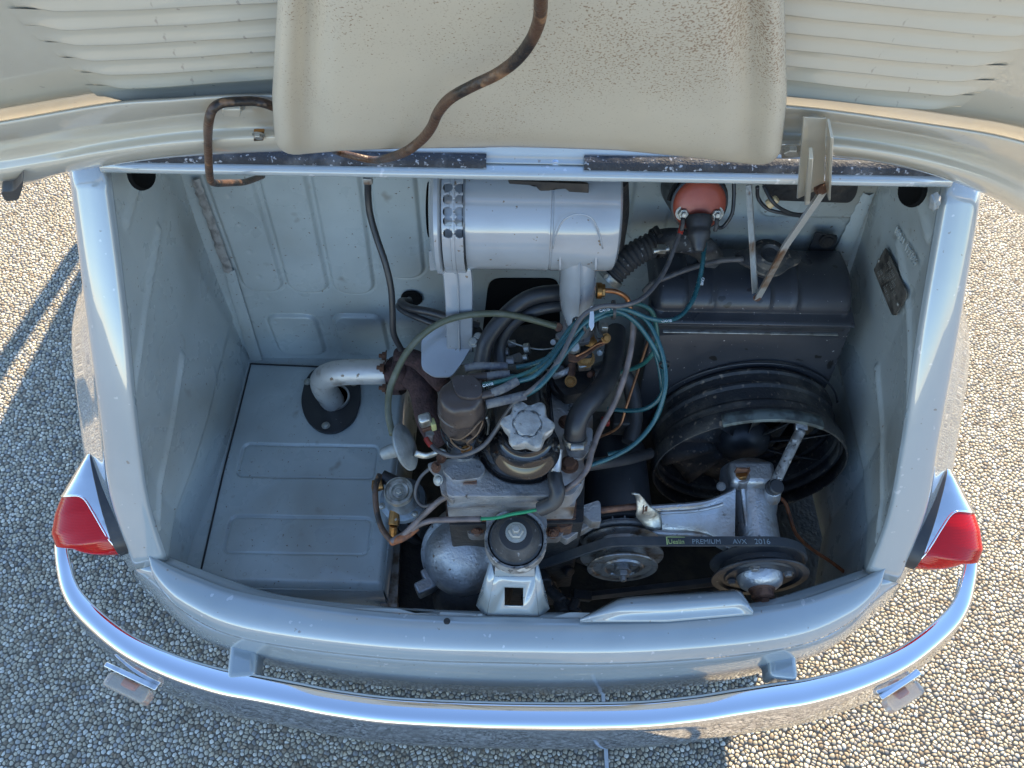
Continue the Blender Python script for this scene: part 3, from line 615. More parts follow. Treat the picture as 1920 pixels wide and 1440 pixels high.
# bow ends turning back behind the lamps
for sx in (-1, 1):
    bm = bmesh.new(); e = bl[0] if sx < 0 else bl[-1]
    pts = [e + V((sx*.006, .004, -.030)), e + V((0, .05, -.034)), e + V((sx*-.03,.12,-.040))]
    tube(bm, pts, .020, 12, 4, flat=.45); obj('bumper_end', bm, 'dchrome', bumper, sharp=0)
for u, v in ((418,1276+20), (1500,1312)):
    p = PZ(u, v, .395); bm = bmesh.new(); lathe(bm, [(0,.004),(.007,.003),(.010,0)], p, (-.25 if u < 900 else .3,-.93,.1), 20); obj('bumper_bolt', bm, 'dchrome', bumper)
# little number-plate / side lamps hanging under the bumper
for (a, b2, dv, sx, lab) in (((216,1232),(302,1272),18,-1,'clear lamp with amber bulb under the left of the bumper'), ((1640,1290),(1706,1248),16,1,'clear lamp with amber bulb under the right of the bumper')):
    pa = PZ(*a, .375); pb = PZ(*b2, .375); d = (pb - pa); d.normalize(); out = V((d.y, -d.x, 0)) if sx < 0 else V((d.y, -d.x, 0))
    if out.y > 0: out = -out
    L_ = (pb-pa).length; c = (pa + pb)/2
    c = c + out * .011; rot = Matrix((d, -out, V((0,0,1)))).transposed()
    if rot.determinant() < 0: rot = Matrix((-d, -out, V((0,0,1)))).transposed()
    bm = bmesh.new(); box(bm, c + out*.002 + V((0,0,.003)), (L_*1.12, .007, .005), rot); la = obj('plate_lamp', bm, 'dchrome', bumper, bevel=.0015, label=lab)
    # depth is limited to three levels: lens and bulb sit beside the lamp back
    bm = bmesh.new(); box(bm, c + out*.016 + V((0,0,-.012)), (L_*.9, .020, .026), rot); obj('lamp_lens', bm, 'clear', bumper, bevel=.006, seg=3)
    bm = bmesh.new(); box(bm, c + out*.012 + V((0,0,-.012)), (L_*.3, .009, .012), rot); obj('lamp_bulb', bm, 'bulb', bumper, bevel=.003)

# --- tail lamps
def tail_lamp(sx):
    T = V((-.535,.470,.624)); B = V((-.500,.375,.537)); n_ = V((-.071,-.008,.010)).normalized()
    root = empty('tail_lamp', (sx * -.0 + sx * .53, .45, .56)); root.parent = car; root.location = WL[root] - WL[car]
    ax = (B - T); Lh = ax.length; ax.normalize(); n_ = (n_ - ax * n_.dot(ax)).normalized(); lat = ax.cross(n_)
    nl = lat if lat.z > 0 else -lat; T = T - nl * .022 - (B - T) * .03; B = B - nl * .022 + (B - T) * .24
    def P_(s, ph, q=1., lift=0.):              # s 0 top .. 1 bottom, ph 0..pi
        hw = np.interp(s, [0,.06,.2,.5,.8,.93,1.0], [.009,.016,.022,.029,.031,.026,.012])
        pr = np.interp(s, [0,.06,.15,.33,.5,.67,.8,.87,.92,.98,1.0], [.008,.016,.028,.051,.067,.078,.078,.069,.058,.042,.030])
        c = T + ax * (s * Lh); x = math.cos(ph); y = math.sin(ph)
        sh = .004 * pr / .07
        return c + lat * hw * q * x + n_ * (pr * (y ** .8 if y > 0 else 0) * q + lift) - ax * sh * y
    npn, ns = 64, 36
    def lb(ph): return .34 + .65 * math.exp(-math.sin(ph) / .10)
    phs = [math.pi * (.5 - .5 * math.cos(math.pi * k / npn)) for k in range(npn + 1)]
    for part, m_, off in (('chrome_hood', 'dchrome', 0), ('lens', 'redlens', -.0010)):
        rows = []
        for ph in phs:
            s0, s1 = (0, lb(ph)) if part == 'chrome_hood' else (lb(ph), 1.0); r_ = []
            for i in range(ns + 1):
                p = P_(min(s0 + (s1 - s0) * i / ns, 1.0), ph) + n_ * off
                if part == 'lens':                # two lobes: a bulb-like upper one over a flatter flank
                    s_ = s0 + (s1 - s0) * i / ns; p -= n_ * (.010 * math.sin(ph) * max(0, min(1, (s_ - .80) / .05)))
                r_.append((sx * -p.x, p.y, p.z))
            rows.append(r_)
        bm = bmesh.new(); grid(bm, rows); obj(part, bm, m_, root, sharp=0, solid=.0022 if part == 'lens' else .0016)
    # rim bead between hood and lens
    bm = bmesh.new(); pts = []
    for ph in phs[1:-1]:
        s = lb(ph); p = P_(min(s, .995), ph, 1.0, .0006); pts.append((sx * -p.x, p.y, p.z))
    tube(bm, pts, .0015, 6, 0); obj('lens_rim', bm, 'chrome', root, sharp=0)
    # reflector inside so the lens has something to glow from
    bm = bmesh.new(); c = T + ax * (.66 * Lh) + n_ * .012; lathe(bm, [(0,0),(.010,.004),(.022,.010)], (sx*-c.x, c.y, c.z), (sx*-n_.x, n_.y, n_.z), 20); obj('reflector', bm, 'ltan', root)
    bm = bmesh.new(); out = []
    for k in range(26):
        a = 2 * math.pi * k / 26; s = .5 - .5 * math.cos(a); hw = np.interp(s, [0,.06,.2,.5,.8,.93,1.0], [.010,.019,.026,.036,.038,.033,.020])
        p = T + ax * ((s * 1.05 - .03) * Lh) + lat * hw * (1 if k <= 13 else -1) * (1 if 0 < k < 26 and k != 13 else .2); out.append((sx * -p.x, p.y, p.z))
    prism(bm, [V(p) + V((sx*-n_.x, n_.y, n_.z))*.0015 for p in out], (sx * n_.x * .022, -n_.y * .022, -n_.z * .022)); obj('gasket', bm, 'rubber', root, bevel=.001)
    p = P_(.11, math.pi / 2); bolt((sx*-p.x, p.y, p.z), (sx * -n_.x, n_.y, n_.z), .0042, root, 'zinc', 'round', 'screw')
    p = P_(.56, math.pi * .4) ; bolt((sx*-p.x, p.y, p.z + .002), (sx * -.3, -.5, .8), .003, root, 'zinc', 'round', 'screw')
    root['label'] = 'left tail lamp with red lens in a shaded chrome hood' if sx < 0 else 'right tail lamp with red lens glowing in the sun'
tail_lamp(-1); tail_lamp(1)

# --- ENGINE LID (open)
lid = empty('engine_lid', tuple(LID_O)); lid.parent = car; lid.location = LID_O - WL[car]
Apx = [(-28,352),(10,350),(55,343),(130,322),(300,297),(500,284),(740,278),(960,276),(1200,280),(1470,289),(1620,300),(1740,325),(1850,365),(1925,408),(1970,440),(2000,470)]
Bpx = [(-60,236),(0,231),(200,197),(330,187),(420,181),(510,179),(740,175),(960,175),(1200,180),(1475,200),(1600,214),(1750,236),(1850,252),(1920,269),(1960,281),(2020,300)]
As = spline(Apx, 8); Bs = spline(Bpx, 8)
offs = [(0,-.004),(.02,.004),(.06,.010),(.20,.013),(.30,.010),(.44,.003),(.56,.003),(.70,.010),(.84,.015),(.97,.0165),(1.0,.016),(1.02,.012),(1.03,.001)]
bm = bmesh.new(); rows = []
for a, b2 in zip(As, Bs):
    rows.append([tuple(PL(a[0] + (b2[0]-a[0])*f, a[1] + (b2[1]-a[1])*f, off)) for f, off in spline(offs, 2)])
grid(bm, rows); obj('hinge_edge_frame', bm, 'lid', lid, sharp=0, solid=.001)
# outer skin: from the B arc up to the lid's far end, slightly crowned
bm = bmesh.new(); rows = []
for k, b2 in enumerate(spline(Bpx, 4)):
    p0 = PL(b2[0], b2[1] + 8, -.001); l0 = (p0 - LID_O).dot(LID_L); r_ = []
    for q in range(13):
        l = l0 + (.50 - l0) * q / 12; x = p0.x * (1 + .10 * q / 12); r_.append(LID_O + LID_L * l + V((x,0,0)) - LID_N * (.001 + .02 * (q/12)**2))
    rows.append(r_)
grid(bm, rows); obj('lid_skin', bm, 'lid', lid, sharp=0, solid=.001)
# louvres, one by one
def louvre(a, b2, outer_first, sag=0.):
    n_ = 30; rows = []
    for k in range(n_ + 1):
        s = k / n_; d = s if outer_first else 1 - s          # d: 0 at the outer end
        u = a[0] + (b2[0]-a[0])*s; v = a[1] + (b2[1]-a[1])*s + sag * 4 * s * (1 - s)
        e = min(1, d / .16); e = e * e * (3 - 2 * e); p = PL(u, v); r_ = []
        wob = .00025 * math.sin(s * 13 + a[1]) 
        for dl, off in ((-.0008,.0),(0,.0032),(.0008,.0040),(.0020,.0038),(.0045,.0024),(.0070,.0010),(.0090,.0003),(.0160,.0002)):
            r_.append(p + LID_L * (dl + (1 - e) * .002) + LID_N * ((off + wob * (off > .001)) * e))
        rows.append(r_)
    bm = bmesh.new(); grid(bm, rows); obj('louvre', bm, 'lid', lid, sharp=0)
for a, b2 in (((32,15),(575,-9)), ((50,50),(575,21)), ((78,79),(575,54)), ((113,108),(575,83)), ((143,135),(575,110)), ((177,161),(575,133)), ((185,183),(575,162))): louvre(a, b2, True, 3)
for a, b2 in (((1412,11),(1975,66)), ((1412,44),(1935,96)), ((1412,76),(1888,121)), ((1412,106),(1860,150)), ((1412,134),(1838,176)), ((1412,163),(1800,202))): louvre(a, b2, False, 3)
for a, b2 in (((5,-20),(575,-45)), ((0,-56),(575,-83)),): louvre(a, b2, True, 3)
for a, b2 in (((1412,-24),(2010,30)), ((1412,-60),(2040,-8))): louvre(a, b2, False, 3)
# baffle pan hanging in front
def bl_(v): return np.interp(v, [-80,0,180,270,320], [528,524,513,518,522])
def br_(v): return np.interp(v, [-80,0,180,290,320], [1466,1469,1475,1463,1460])
def bb_(u):
    base = np.interp(u, [515,560,640,760,960,1160,1300,1400,1470], [289,288,281,277,273,280,294,306,309])
    r_ = 34; dl = u - 516; dr = 1464 - u
    for d in (dl, dr):
        if d < r_: base -= r_ - math.sqrt(max(0, r_*r_ - (r_-d)**2))
    return base
bm = bmesh.new(); rows = []
us = [516,517.5,520,524,530,538,548,560,575,592,610,640] + list(range(680,1330,40)) + [1345,1370,1390,1408,1422,1434,1444,1452,1458,1462,1464]
for u in us:
    r_ = []; vb = bb_(u)
    for k in range(22):
        s = (k / 21); s = 1 - (1 - s) ** 1.6; v = -95 + (vb + 95) * s
        uu = u + (bl_(v) - 517) * max(0, 1 - (u - 516) / 120) + (br_(v) - 1465) * max(0, 1 - (1464 - u) / 120)
        d = min(u - 516, 1464 - u, (vb - v) * 1.2 + .01); 
        off = .030 + .010 * (1 - math.exp(-d / 10.)) - .010 * math.exp(-((min(u-516, 1464-u) - 62) / 26.) ** 2) + .0012 * math.sin(u * .012) 
        r_.append(tuple(PL(uu, v, off)))
    rows.append(r_)
grid(bm, rows); obj('baffle_pan', bm, 'baffle', lid, sharp=0, solid=.0014, label='rust speckled pan fixed across the middle of the lid')
# hinge / stay channel at right, clips and bolts
ch = [PL(1508,222,.022), PL(1549,224,.022), PL(1545,345,.014), PL(1500,372,.014)]
bm = bmesh.new(); a0, a1, a2, a3 = PL(1507,220,.03), PL(1550,222,.03), PY(1549,352,.565), PY(1495,373,.562)
a3 = PY(1495,373,.562); a2 = PY(1546,350,.562)
prism(bm, [a0, a1, a2, a3], V((0,.003,-.001)))
prism(bm, [a1, a2, a2 + V((.002,-.014,-.004)), a1 + V((.002,-.012,-.006))], V((.002,0,0)))
prism(bm, [PL(1524,275,.030) , PL(1516,276,.030), PY(1508,368,.560), PY(1518,366,.560)], V((0,-.008,-.004)))
obj('stay_channel', bm, 'lid', lid, bevel=.0006)
for u, v, r_ in ((1483,277,.0055), (1522,229,.004), (446,200,.0035), (485,252,.0035)): bolt(PL(u, v, .016), LID_N, r_, lid, 'zinc')
bm = bmesh.new(); prism(bm, [PL(u, v, .012) for u, v in ((1465,262),(1500,262),(1512,275),(1504,286),(1465,288))], LID_N * .004); obj('hinge_bracket', bm, 'zinc', lid, bevel=.0006)
bm = bmesh.new(); prism(bm, [PL(u, v, .012) for u, v in ((476,241),(496,241),(494,257),(476,258))], LID_N * .003); obj('cable_clip', bm, 'brass', lid, bevel=.0005)
bm = bmesh.new(); prism(bm, [PL(u, v, .020) for u, v in ((418,184),(452,184),(452,199),(418,197))], LID_N * .008); obj('cable_clip', bm, 'lid', lid, bevel=.001)
bm = bmesh.new(); prism(bm, [PL(u, v, .014) for u, v in rounded([(2,340),(28,338),(46,316),(44,332),(36,356),(12,358)], 6)], LID_N * .010); obj('rubber_stop', bm, 'rubber', lid, bevel=.002)
# folding stay (V of two bars)
stay = empty('lid_stay', tuple(PZ(1415,548,.80))); stay.parent = car; stay.location = WL[stay] - WL[car]; stay['label'] = 'rust streaked folding stay bent into a V'
J = PY(1416,548,.600)
bm = bmesh.new(); top = PY(1404,346,.668); d = (J - top); tube(bm, [top, top + d*.5, J], .0075, 4, 1, flat=.4); obj('stay_bar', bm, 'stay', stay, bevel=.0006)
bm = bmesh.new(); top = PY(1548,345,.556); d = (J - top); tube(bm, [top + V((0,-.003,0)), top + d*.5, J + V((.003,-.006,0))], .0088, 4, 1, flat=.45); obj('stay_bar', bm, 'stay', stay, bevel=.0006)
bolt(J + V((.001,-.008,.0)), (0,-1,.4), .0035, stay, 'rustbolt'); bolt(PY(1540,352,.552), (0,-1,.3), .005, stay, 'rustbolt')

# --- data plate and stamped number on the right wall
def wallx(y, z):
    Ye = [.371,.407,.452,.515,.592]; Xe = [.450,.447,.436,.42,.408]; Ze = [.533,.631,.727,.848,.983]
    yt = min(y, .60); ze = np.interp(yt, Ye, Ze) - .006; xe = np.interp(yt, Ye, Xe) - .002; s_ = max(0, min(1, (ze - z) / (ze - .31)))
    return float(xe + (.440 + .052 * min(1, (y - .378) * 7) - xe) * s_ + math.sin(math.pi * min(1, s_ * 1.15)) ** .8 * .018 * min(1, (y - .36) * 12))
def wr(u, v):
    x = .42
    for _ in range(12): p = PX(u, v, x); x = wallx(p.y, p.z) - .0045
    return PX(u, v, x)
bm = bmesh.new(); prism(bm, [wr(u, v) for u, v in rounded([(1640,506),(1662,464),(1702,548),(1700,560),(1680,592),(1674,590)], 3)], (-.0015,0,0)); pl = obj('data_plate', bm, 'plate', car, bevel=.0004, label='oily data plate riveted to the right wall')
for u, v in ((1650,489), (1686,570)): bolt(wr(u, v) + V((-.0015,0,0)), (-1,0,0), .0022, pl, 'zinc', 'round', 'rivet')
xd = (wr(1698,556) - wr(1660,470)); yd = (wr(1640,505) - wr(1662,464)) * -1
bm = bmesh.new()                              # rows of worn embossed characters, too worn to read
for r_, (s0, s1) in enumerate(((.08,.9),(.1,.55),(.45,.92),(.12,.8),(.2,.7))):
    for k in range(22):
        f = k / 22
        if s0 < f < s1 and (k * 7 + r_ * 3) % 5:
            box(bm, wr(1642,508) + xd * (.04 + .80 * f) + yd * (.16 + .17 * r_) + V((-.0021,0,0)), (.0006, .0010, .0042))
obj('embossed_rows', bm, 'zinc', pl)
text('100 D  177186', .0125, wr(1676,434), wr(1722,512) - wr(1676,434), (0,-.2,1), 'bay', car, 'stamped_number', .0008)
# loose sealer blob, black bracket
bm = bmesh.new(); bmesh.ops.create_icosphere(bm, subdivisions=3, radius=.007)
c = PX(1752,378,.393)
for v in bm.verts: v.co = V((v.co.x*.6, v.co.y*1.1, v.co.z*1.2)) * (1 + .25*math.sin(v.co.x*900)*math.sin(v.co.z*700)) + c
obj('sealer_blob', bm, 'ltan', car)

# dark sealed joints where the tray meets the wall and the firewall
for pts in (((470,682,.4515),(447,775,.4515),(420,880,.4515),(396,985,.4515),(372,1090,.4515)), ((470,682,.4515),(560,686,.4515),(650,690,.4515),(725,693,.4515))):
    bm = tube(bmesh.new(), [PZ(*p) for p in pts], .0013, 6, 4); obj('floor_seam', bm, 'dark', car, sharp=0)

# ------------------------------------------------------------------ AIR CLEANER
CY, CZ, CR_ = .643, .885, .064
ac = thing('air_cleaner', 'grey cylindrical air cleaner lying across the top of the engine', 'air cleaner', (.06, CY, CZ))
xl = PY(868,430,CY-.05).x; xr = PY(1165,430,CY-.05).x
bm = bmesh.new(); lathe(bm, [(0,0),(CR_*.9,0),(CR_*.985,.003),(CR_,.008),(CR_,.087),(CR_*1.012,.0885),(CR_*1.012,.0905),(CR_*.985,.0915),(CR_*.985,.093),(CR_,.094),(CR_,xr-xl-.010),(CR_*.97,xr-xl-.003),(CR_*.9,xr-xl),(0,xr-xl)], (xl, CY, CZ), (1,0,0), 72)
obj('canister', bm, 'canister', ac, sharp=40)
# perforated intake band round the left end, running down into the support leg
def bandpt(x, th, r): return V((x, CY - r*math.cos(th), CZ + r*math.sin(th)))
x0 = PY(828,430,CY-.06).x; x1 = xl + .001; xm = (x0 + x1)/2; RB = CR_ + .004
hx = (PY(840,430,CY-.06).x, PY(862,430,CY-.06).x); hr = .0050
# band skin with real holes: a grid with circular openings left out
def perforated():
    bm = bmesh.new(); nth, nx_ = 300, 44; th0, th1 = -1.45, 1.75; vs = {}
    holes = []
    for vpix in (352,374,397,415,438):
        r = ray(851, vpix); best = min(((PZ(851, vpix, CZ + RB*math.sin(t_)) .y - (CY - RB*math.cos(t_)))**2, t_) for t_ in np.linspace(-.9, 1.5, 400)); holes.append(best[1])
    for k in range(4): holes.append(holes[0] + .34*(k+1))
    HS = [(x, t_) for x in hx for t_ in holes]
    def vv(i, k):
        if (i, k) not in vs:
            x = x0 + (x1-x0)*k/nx_; t_ = th0 + (th1-th0)*i/nth; r = RB + (.0012 if abs(x - xm) < .0015 else 0)
            for hx_, ht in HS:                     # pull near vertices onto the circle
                dx, ds = x - hx_, (t_ - ht)*RB; d = math.hypot(dx, ds)
                if .0040 < d < .0060: f = hr/d; x, t_ = hx_ + dx*f, ht + ds*f/RB
            vs[(i, k)] = bm.verts.new(bandpt(x, t_, r))
        return vs[(i, k)]
    for i in range(nth):
        for k in range(nx_):
            x = x0 + (x1-x0)*(k+.5)/nx_; t_ = th0 + (th1-th0)*(i+.5)/nth
            if any(math.hypot(x-a, (t_-b2)*RB) < hr - .0001 for a, b2 in HS): continue
            bm.faces.new((vv(i,k), vv(i,k+1), vv(i+1,k+1), vv(i+1,k)))
    return bm
obj('perforated_band', perforated(), 'canister', ac, sharp=30, solid=.0010)
bm = bmesh.new(); lathe(bm, [(0,0),(CR_-.010,0),(CR_-.010,x1-x0-.004)], (x0+.002, CY, CZ), (1,0,0), 40); obj('filter_core', bm, 'canister', ac)
bm = bmesh.new(); lathe(bm, [(0,-.006),(RB*.75,-.005),(RB*.98,-.001),(RB+.003,.002),(RB+.003,.006),(RB,.008)], (x0-.010, CY, CZ), (1,0,0), 60); lathe(bm, [(0,-.004),(.03,-.004)], (x0-.016, CY, CZ), (1,0,0), 30); obj('end_cover', bm, 'canister', ac, sharp=40)
bm = bmesh.new(); prism(bm, [PY(u,v,CY-.035) for u,v in rounded([(804,472),(820,472),(822,506),(806,508)],4)], (0,.003,0)); obj('cover_tab', bm, 'canister', ac, bevel=.0006)
# channel-section leg down to the block, widening to a foot
legs = [(833,870,505,.600,.80),(836,874,560,.575,.76),(838,880,610,.575,.72),(842,884,650,.57,.70)]
LG = [(831,881,500,.822),(834,884,530,.803),(837,884,575,.772),(839,884,620,.735),(840,885,660,.700)]
rows = []
for a, c, v, z in LG:
    pa = PZ(a, v, z); pc = PZ(c, v, z); m1 = pa.lerp(pc, .04); m2 = pa.lerp(pc, .46); m3 = pa.lerp(pc, .5); m4 = pa.lerp(pc, .96); up_ = V((0,-.7,.7))
    rows.append([pa - up_*.006, pa, m2, m3 + up_*.0035, pa.lerp(pc,.54), pc, pc - up_*.006])
bm = bmesh.new(); grid(bm, smoothgrid(rows, 2, 4)); obj('support_leg', bm, 'canister', ac, sharp=30, solid=.0014)
bm = bmesh.new(); prism(bm, [PZ(u, v, .69 + (700-v)*.00035) for u, v in rounded([(790,640),(800,612),(838,598),(886,600),(890,640),(866,680),(846,706),(812,706),(790,690)], 9)], (0,0,-.0025)); obj('support_foot', bm, 'canister', ac, bevel=.0007)
# outlet elbow down to the carburettor
def duct():
    bm = bmesh.new(); st = [((1083,447),.872,.026,.35),((1084,458),.869,.036,.7),((1084,478),.861,.040,.9),((1084,505),.842,.041,1.0),((1084,530),.820,.041,1.0),((1083,560),.795,.041,1.0),((1081,588),.772,.036,.9),((1079,614),.755,.024,.8)]
    rows = []
    for (u, v), z, w_, dp in st:
        c = PZ(u, v, z); rr = []
        for k in range(-6, 31):
            t_ = math.pi * k / 24; rg = .0035 if k == 12 else 0     # cast ridge down the middle
            rr.append(V((c.x + w_/2*math.cos(t_), c.y + .012 - (.030*math.sin(t_) + rg)*dp, c.z + (.012*math.sin(t_) + rg)*dp)))
        rows.append(rr)
    grid(bm, [list(r) for r in smoothgrid(rows, 1, 5)]); return bm
obj('outlet_elbow', duct(), 'canister', ac, sharp=50, solid=.0014)
bm = bmesh.new(); c = PZ(1084,455,.862)
tube(bm, [PY(1050,500,.580)+V((0,-.004,0)), PY(1052,465,.5835), PY(1066,444,.588), PY(1084,438,.590), PY(1102,444,.588), PY(1116,466,.5835), PY(1117,500,.580)+V((0,-.004,0))], .0016, 8, 4); obj('elbow_weld', bm, 'canister', ac, sharp=0)
bm = bmesh.new(); tube(bm, [PY(u,v,.576) for u,v in ((1036,466),(1044,436),(1058,412),(1083,401),(1108,408),(1122,432),(1130,466))], .0009, 6, 4); obj('pressed_rim', bm, 'canister', ac, sharp=0)
bm = bmesh.new(); prism(bm, [PY(u,v,.606) for u,v in ((952,338),(1104,345),(1104,362),(1068,360),(1060,354),(1040,352),(1030,358),(1012,358),(1004,348),(955,345))], (0,.010,-.006)); obj('latch', bm, 'dark', ac, bevel=.001)

# ------------------------------------------------------------------ ENGINE
en = thing('engine', 'small four cylinder engine with distributor, carburettor and oil filler cap', 'engine', (.03, .50, .40))
HZ = .660
head = slab([(838,930),(836,884),(846,856),(884,842),(902,800),(912,700),(1034,692),(1104,700),(1112,790),(1108,838),(1092,862),(1100,884),(1092,905),(1072,930)], HZ, .030, 10)
obj('cylinder_head', head, 'alu', en, bevel=.003, seg=3)
obj('head_front_face', slab([(838,950),(838,900),(1085,900),(1078,950)], HZ-.029, .034, 4), 'alu', en, bevel=.002)
obj('head_gasket', slab([(836,976),(836,900),(1082,900),(1080,972)], HZ-.063, .004, 3), 'rust', en)
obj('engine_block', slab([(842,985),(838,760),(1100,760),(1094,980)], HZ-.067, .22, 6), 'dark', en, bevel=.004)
obj('block_flange', slab([(842,982),(842,940),(1074,940),(1074,985),(1052,990),(1040,978),(880,976)], HZ-.070, .03, 4), 'rust', en, bevel=.002)
# rocker cover: rounded black box with a filler neck
def cover():
    rows = []; base = rounded([(896,846),(905,790),(918,700),(1026,700),(1040,850),(1034,884),(1008,905),(950,903),(918,882)], 26, 7); cx, cy = 975, 800
    N = len(base)
    for f, z in ((1.06,.661),(1.06,.6635),(1.0,.664),(1.0,.667),(.985,.682),(.93,.692),(.84,.697),(.5,.699),(.02,.700)):
        c = PZ(cx, cy, z); r_ = []
        for u, v in base:
            p = PZ(u, v, HZ); r_.append(V((c.x, PZ(cx,cy,HZ).y, z)) + (V((p.x, p.y, 0)) - V((PZ(cx,cy,HZ).x, PZ(cx,cy,HZ).y, 0))) * f)
        rows.append(r_ + [r_[0]])
    bm = bmesh.new()
    for r_ in rows: r_[-1] = r_[0]
    grid(bm, rows); bmesh.ops.remove_doubles(bm, verts=bm.verts, dist=1e-5); return bm
obj('rocker_cover', cover(), 'bgloss', en, sharp=45)
nc = PZ(985, 826, .715); NC = V((nc.x, nc.y, 0))
bm = bmesh.new(); lathe(bm, [(.041,.698),(.040,.703),(.034,.709),(.031,.716),(.031,.722),(.0285,.724),(.0265,.728),(.0265,.734)], NC, (0,0,1), 40); obj('filler_neck', bm, 'bgloss', en, sharp=45)
capc = PZ(989, 797, .757)
bm = bmesh.new()
cap_w = lambda th, h: 1 + .15 * math.cos(6 * th + .5) * (1 if h > .001 else .6)
lathe(bm, [(.022,-.014),(.0255,-.013),(.0262,-.004),(.0262,.002),(.0245,.0045),(.0165,.0055),(.0152,.0030),(.0145,.0030),(.0138,.0062),(.0125,.0066),(0,.0068)], capc, (-.06,-.22,1), 96, wob=lambda th, h: cap_w(th, h) if h < .0048 and h > -.0139 else 1)
obj('oil_filler_cap', bm, 'capmetal', en, sharp=50, label='chalky six-lobed oil filler cap')
# head studs / bolts
for u, v, r_ in ((1062,792,.0075),(1067,872,.0085),(882,878,.0072)): bolt(PZ(u, v, HZ), (0,0,1), r_, en, 'rustbolt' if u > 900 else 'steel')
bm = bmesh.new(); prism(bm, [PZ(u, v, HZ+.001) for u, v in ((868,885),(896,885),(894,905),(868,905))], (0,0,.002)); A_ = PZ(868,905,HZ+.002); B_ = PZ(894,905,HZ+.002)
grid(bm, [[A_+V((0,-.001,0)), B_+V((0,-.001,0))], [A_+V((0,-.003,-.028)), B_+V((0,-.003,-.028))]]); obj('strap', bm, 'rustbolt', en, sharp=30, solid=0)
# water outlet hose stubs
def stub(p, q, r_, m_='alu', nm='water_stub'): bm = bmesh.new(); cyl(bm, p, q, r_, seg=24); return obj(nm, bm, m_, en, sharp=40)
stub(PZ(1078,838,HZ-.002), PZ(1078,815,.690), .0105); stub(PZ(1040,905,.668), PZ(1045,842,.690), .0062, 'alu', 'breather_pipe'); stub(PZ(1043,885,.670), PZ(1040,893,.664), .0082, 'alu', 'breather_collar')
# right-hand edge rib of the head
obj('head_rib', slab([(1084,700),(1104,700),(1110,760),(1100,775),(1096,740),(1086,735)], HZ+.006, .008, 3), 'alu', en, bevel=.001)
obj('thermostat_plate', slab([(1060,835),(1085,800),(1112,802),(1110,835),(1092,862),(1066,858)], HZ+.004, .006, 8), 'alu', en, bevel=.001)
# front cover, crankcase bits in the gloom
def dome(c, ax, prof, m_, nm, sharp=40, lab=None, seg=40, wob=None): bm = bmesh.new(); lathe(bm, prof, c, ax, seg, wob=wob); return obj(nm, bm, m_, en, sharp=sharp, label=lab)
c = PZ(866,1048,.490); dome(c, (-.15,-.50,.55), [(0,.030),(.030,.027),(.048,.012),(.053,-.004),(.060,-.008),(.062,-.016),(.062,-.05),(0,-.05)], 'alud', 'timing_cover', lab='dirty aluminium cover beside the mount')
dome(PZ(880,1120,.440), (-.1,-.5,.6), [(0,.028),(.03,.024),(.05,.006),(.054,-.02),(.054,-.05)], 'dark', 'oil_sump')
for u, v in ((812,1076),(800,1100)): 
    bm = bmesh.new(); box(bm, PZ(u, v, .455), (.030,.018,.022), Matrix.Rotation(.5,3,'Z')); obj('cover_lug', bm, 'alud', en, bevel=.003)
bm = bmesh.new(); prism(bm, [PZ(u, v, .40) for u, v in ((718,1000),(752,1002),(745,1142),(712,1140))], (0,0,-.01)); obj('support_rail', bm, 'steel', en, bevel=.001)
bm = bmesh.new(); prism(bm, [PZ(u, v, .37) for u, v in ((752,980),(850,980),(900,1150),(745,1150))], (0,0,-.02)); obj('belly_gloom_plate', bm, 'dark', en, bevel=.001)  # dark plate added low down in place of deep shade
rng = random.Random(5)
for k in range(26):                                                   # castings, lugs and nuts lost in the dark below
    u = rng.uniform(1010,1110) if k % 2 else rng.uniform(755,830); v = rng.uniform(1030,1130) if k % 2 else rng.uniform(930,1010)
    bm = bmesh.new(); z = rng.uniform(.40,.46)
    if k % 3: cyl(bm, PZ(u, v, z), PZ(u, v, z) + V((rng.uniform(-.02,.02), -.02, .01)), rng.uniform(.005,.012), seg=10)
    else: box(bm, PZ(u, v, z), (rng.uniform(.01,.03), .015, rng.uniform(.01,.03)), Matrix.Rotation(rng.uniform(0,1),3,'Y'))
    obj('casting_lug', bm, 'dark', en, bevel=.002)
bm = bmesh.new(); p = PZ(790,1010,.45); cyl(bm, PZ(770,965,.43), PZ(800,1000,.46), .011); obj('oil_pipe', bm, 'dark', en)
# block lugs each side of the mount and the cradle plate
for u, v in ((895,993),(1036,998)):
    obj('mount_ear', slab([(u-22,v-34),(u+22,v-34),(u+24,v-4),(u+12,v+10),(u-14,v+10),(u-24,v-6)], .575, .016, 6), 'alud', en, bevel=.002); bolt(PZ(u, v, .577), (0,-.6,.8), .0062, en, 'rustbolt', 'nut')
# mount cup, rubber and nut
mc = PZ(967,1010,.612)
tm = thing('engine_mount', 'round rubber engine mount in a grey cast cup on the central tower', 'engine mount', (mc.x, mc.y, .58))
ax = (0,-.12,1)
def mp(nm, prof, m_, sh=40): bm = bmesh.new(); lathe(bm, prof, mc, ax, 56); return obj(nm, bm, m_, tm, sharp=sh)
mp('cup', [(.0325,-.008),(.0335,.001),(.0365,.002),(.0375,-.001),(.0370,-.008),(.0375,-.012),(.0375,-.020),(.034,-.032),(.026,-.040),(0,-.041)], 'corr')
mp('rubber_bush', [(.0,.018),(.020,.0175),(.0205,.0160),(.024,.013),(.026,.008),(.0285,.004),(.029,.0015),(.0315,.0),(.0325,-.006)], 'rubberd')
mp('bush_washer', [(.0,.0195),(.0195,.0190),(.0205,.0180),(.0200,.0172)], 'bmatte')
obj('mount_lug', slab([(912,960),(930,958),(930,1000),(918,1005),(912,990)], .600, .014, 4), 'alud', tm, bevel=.002)
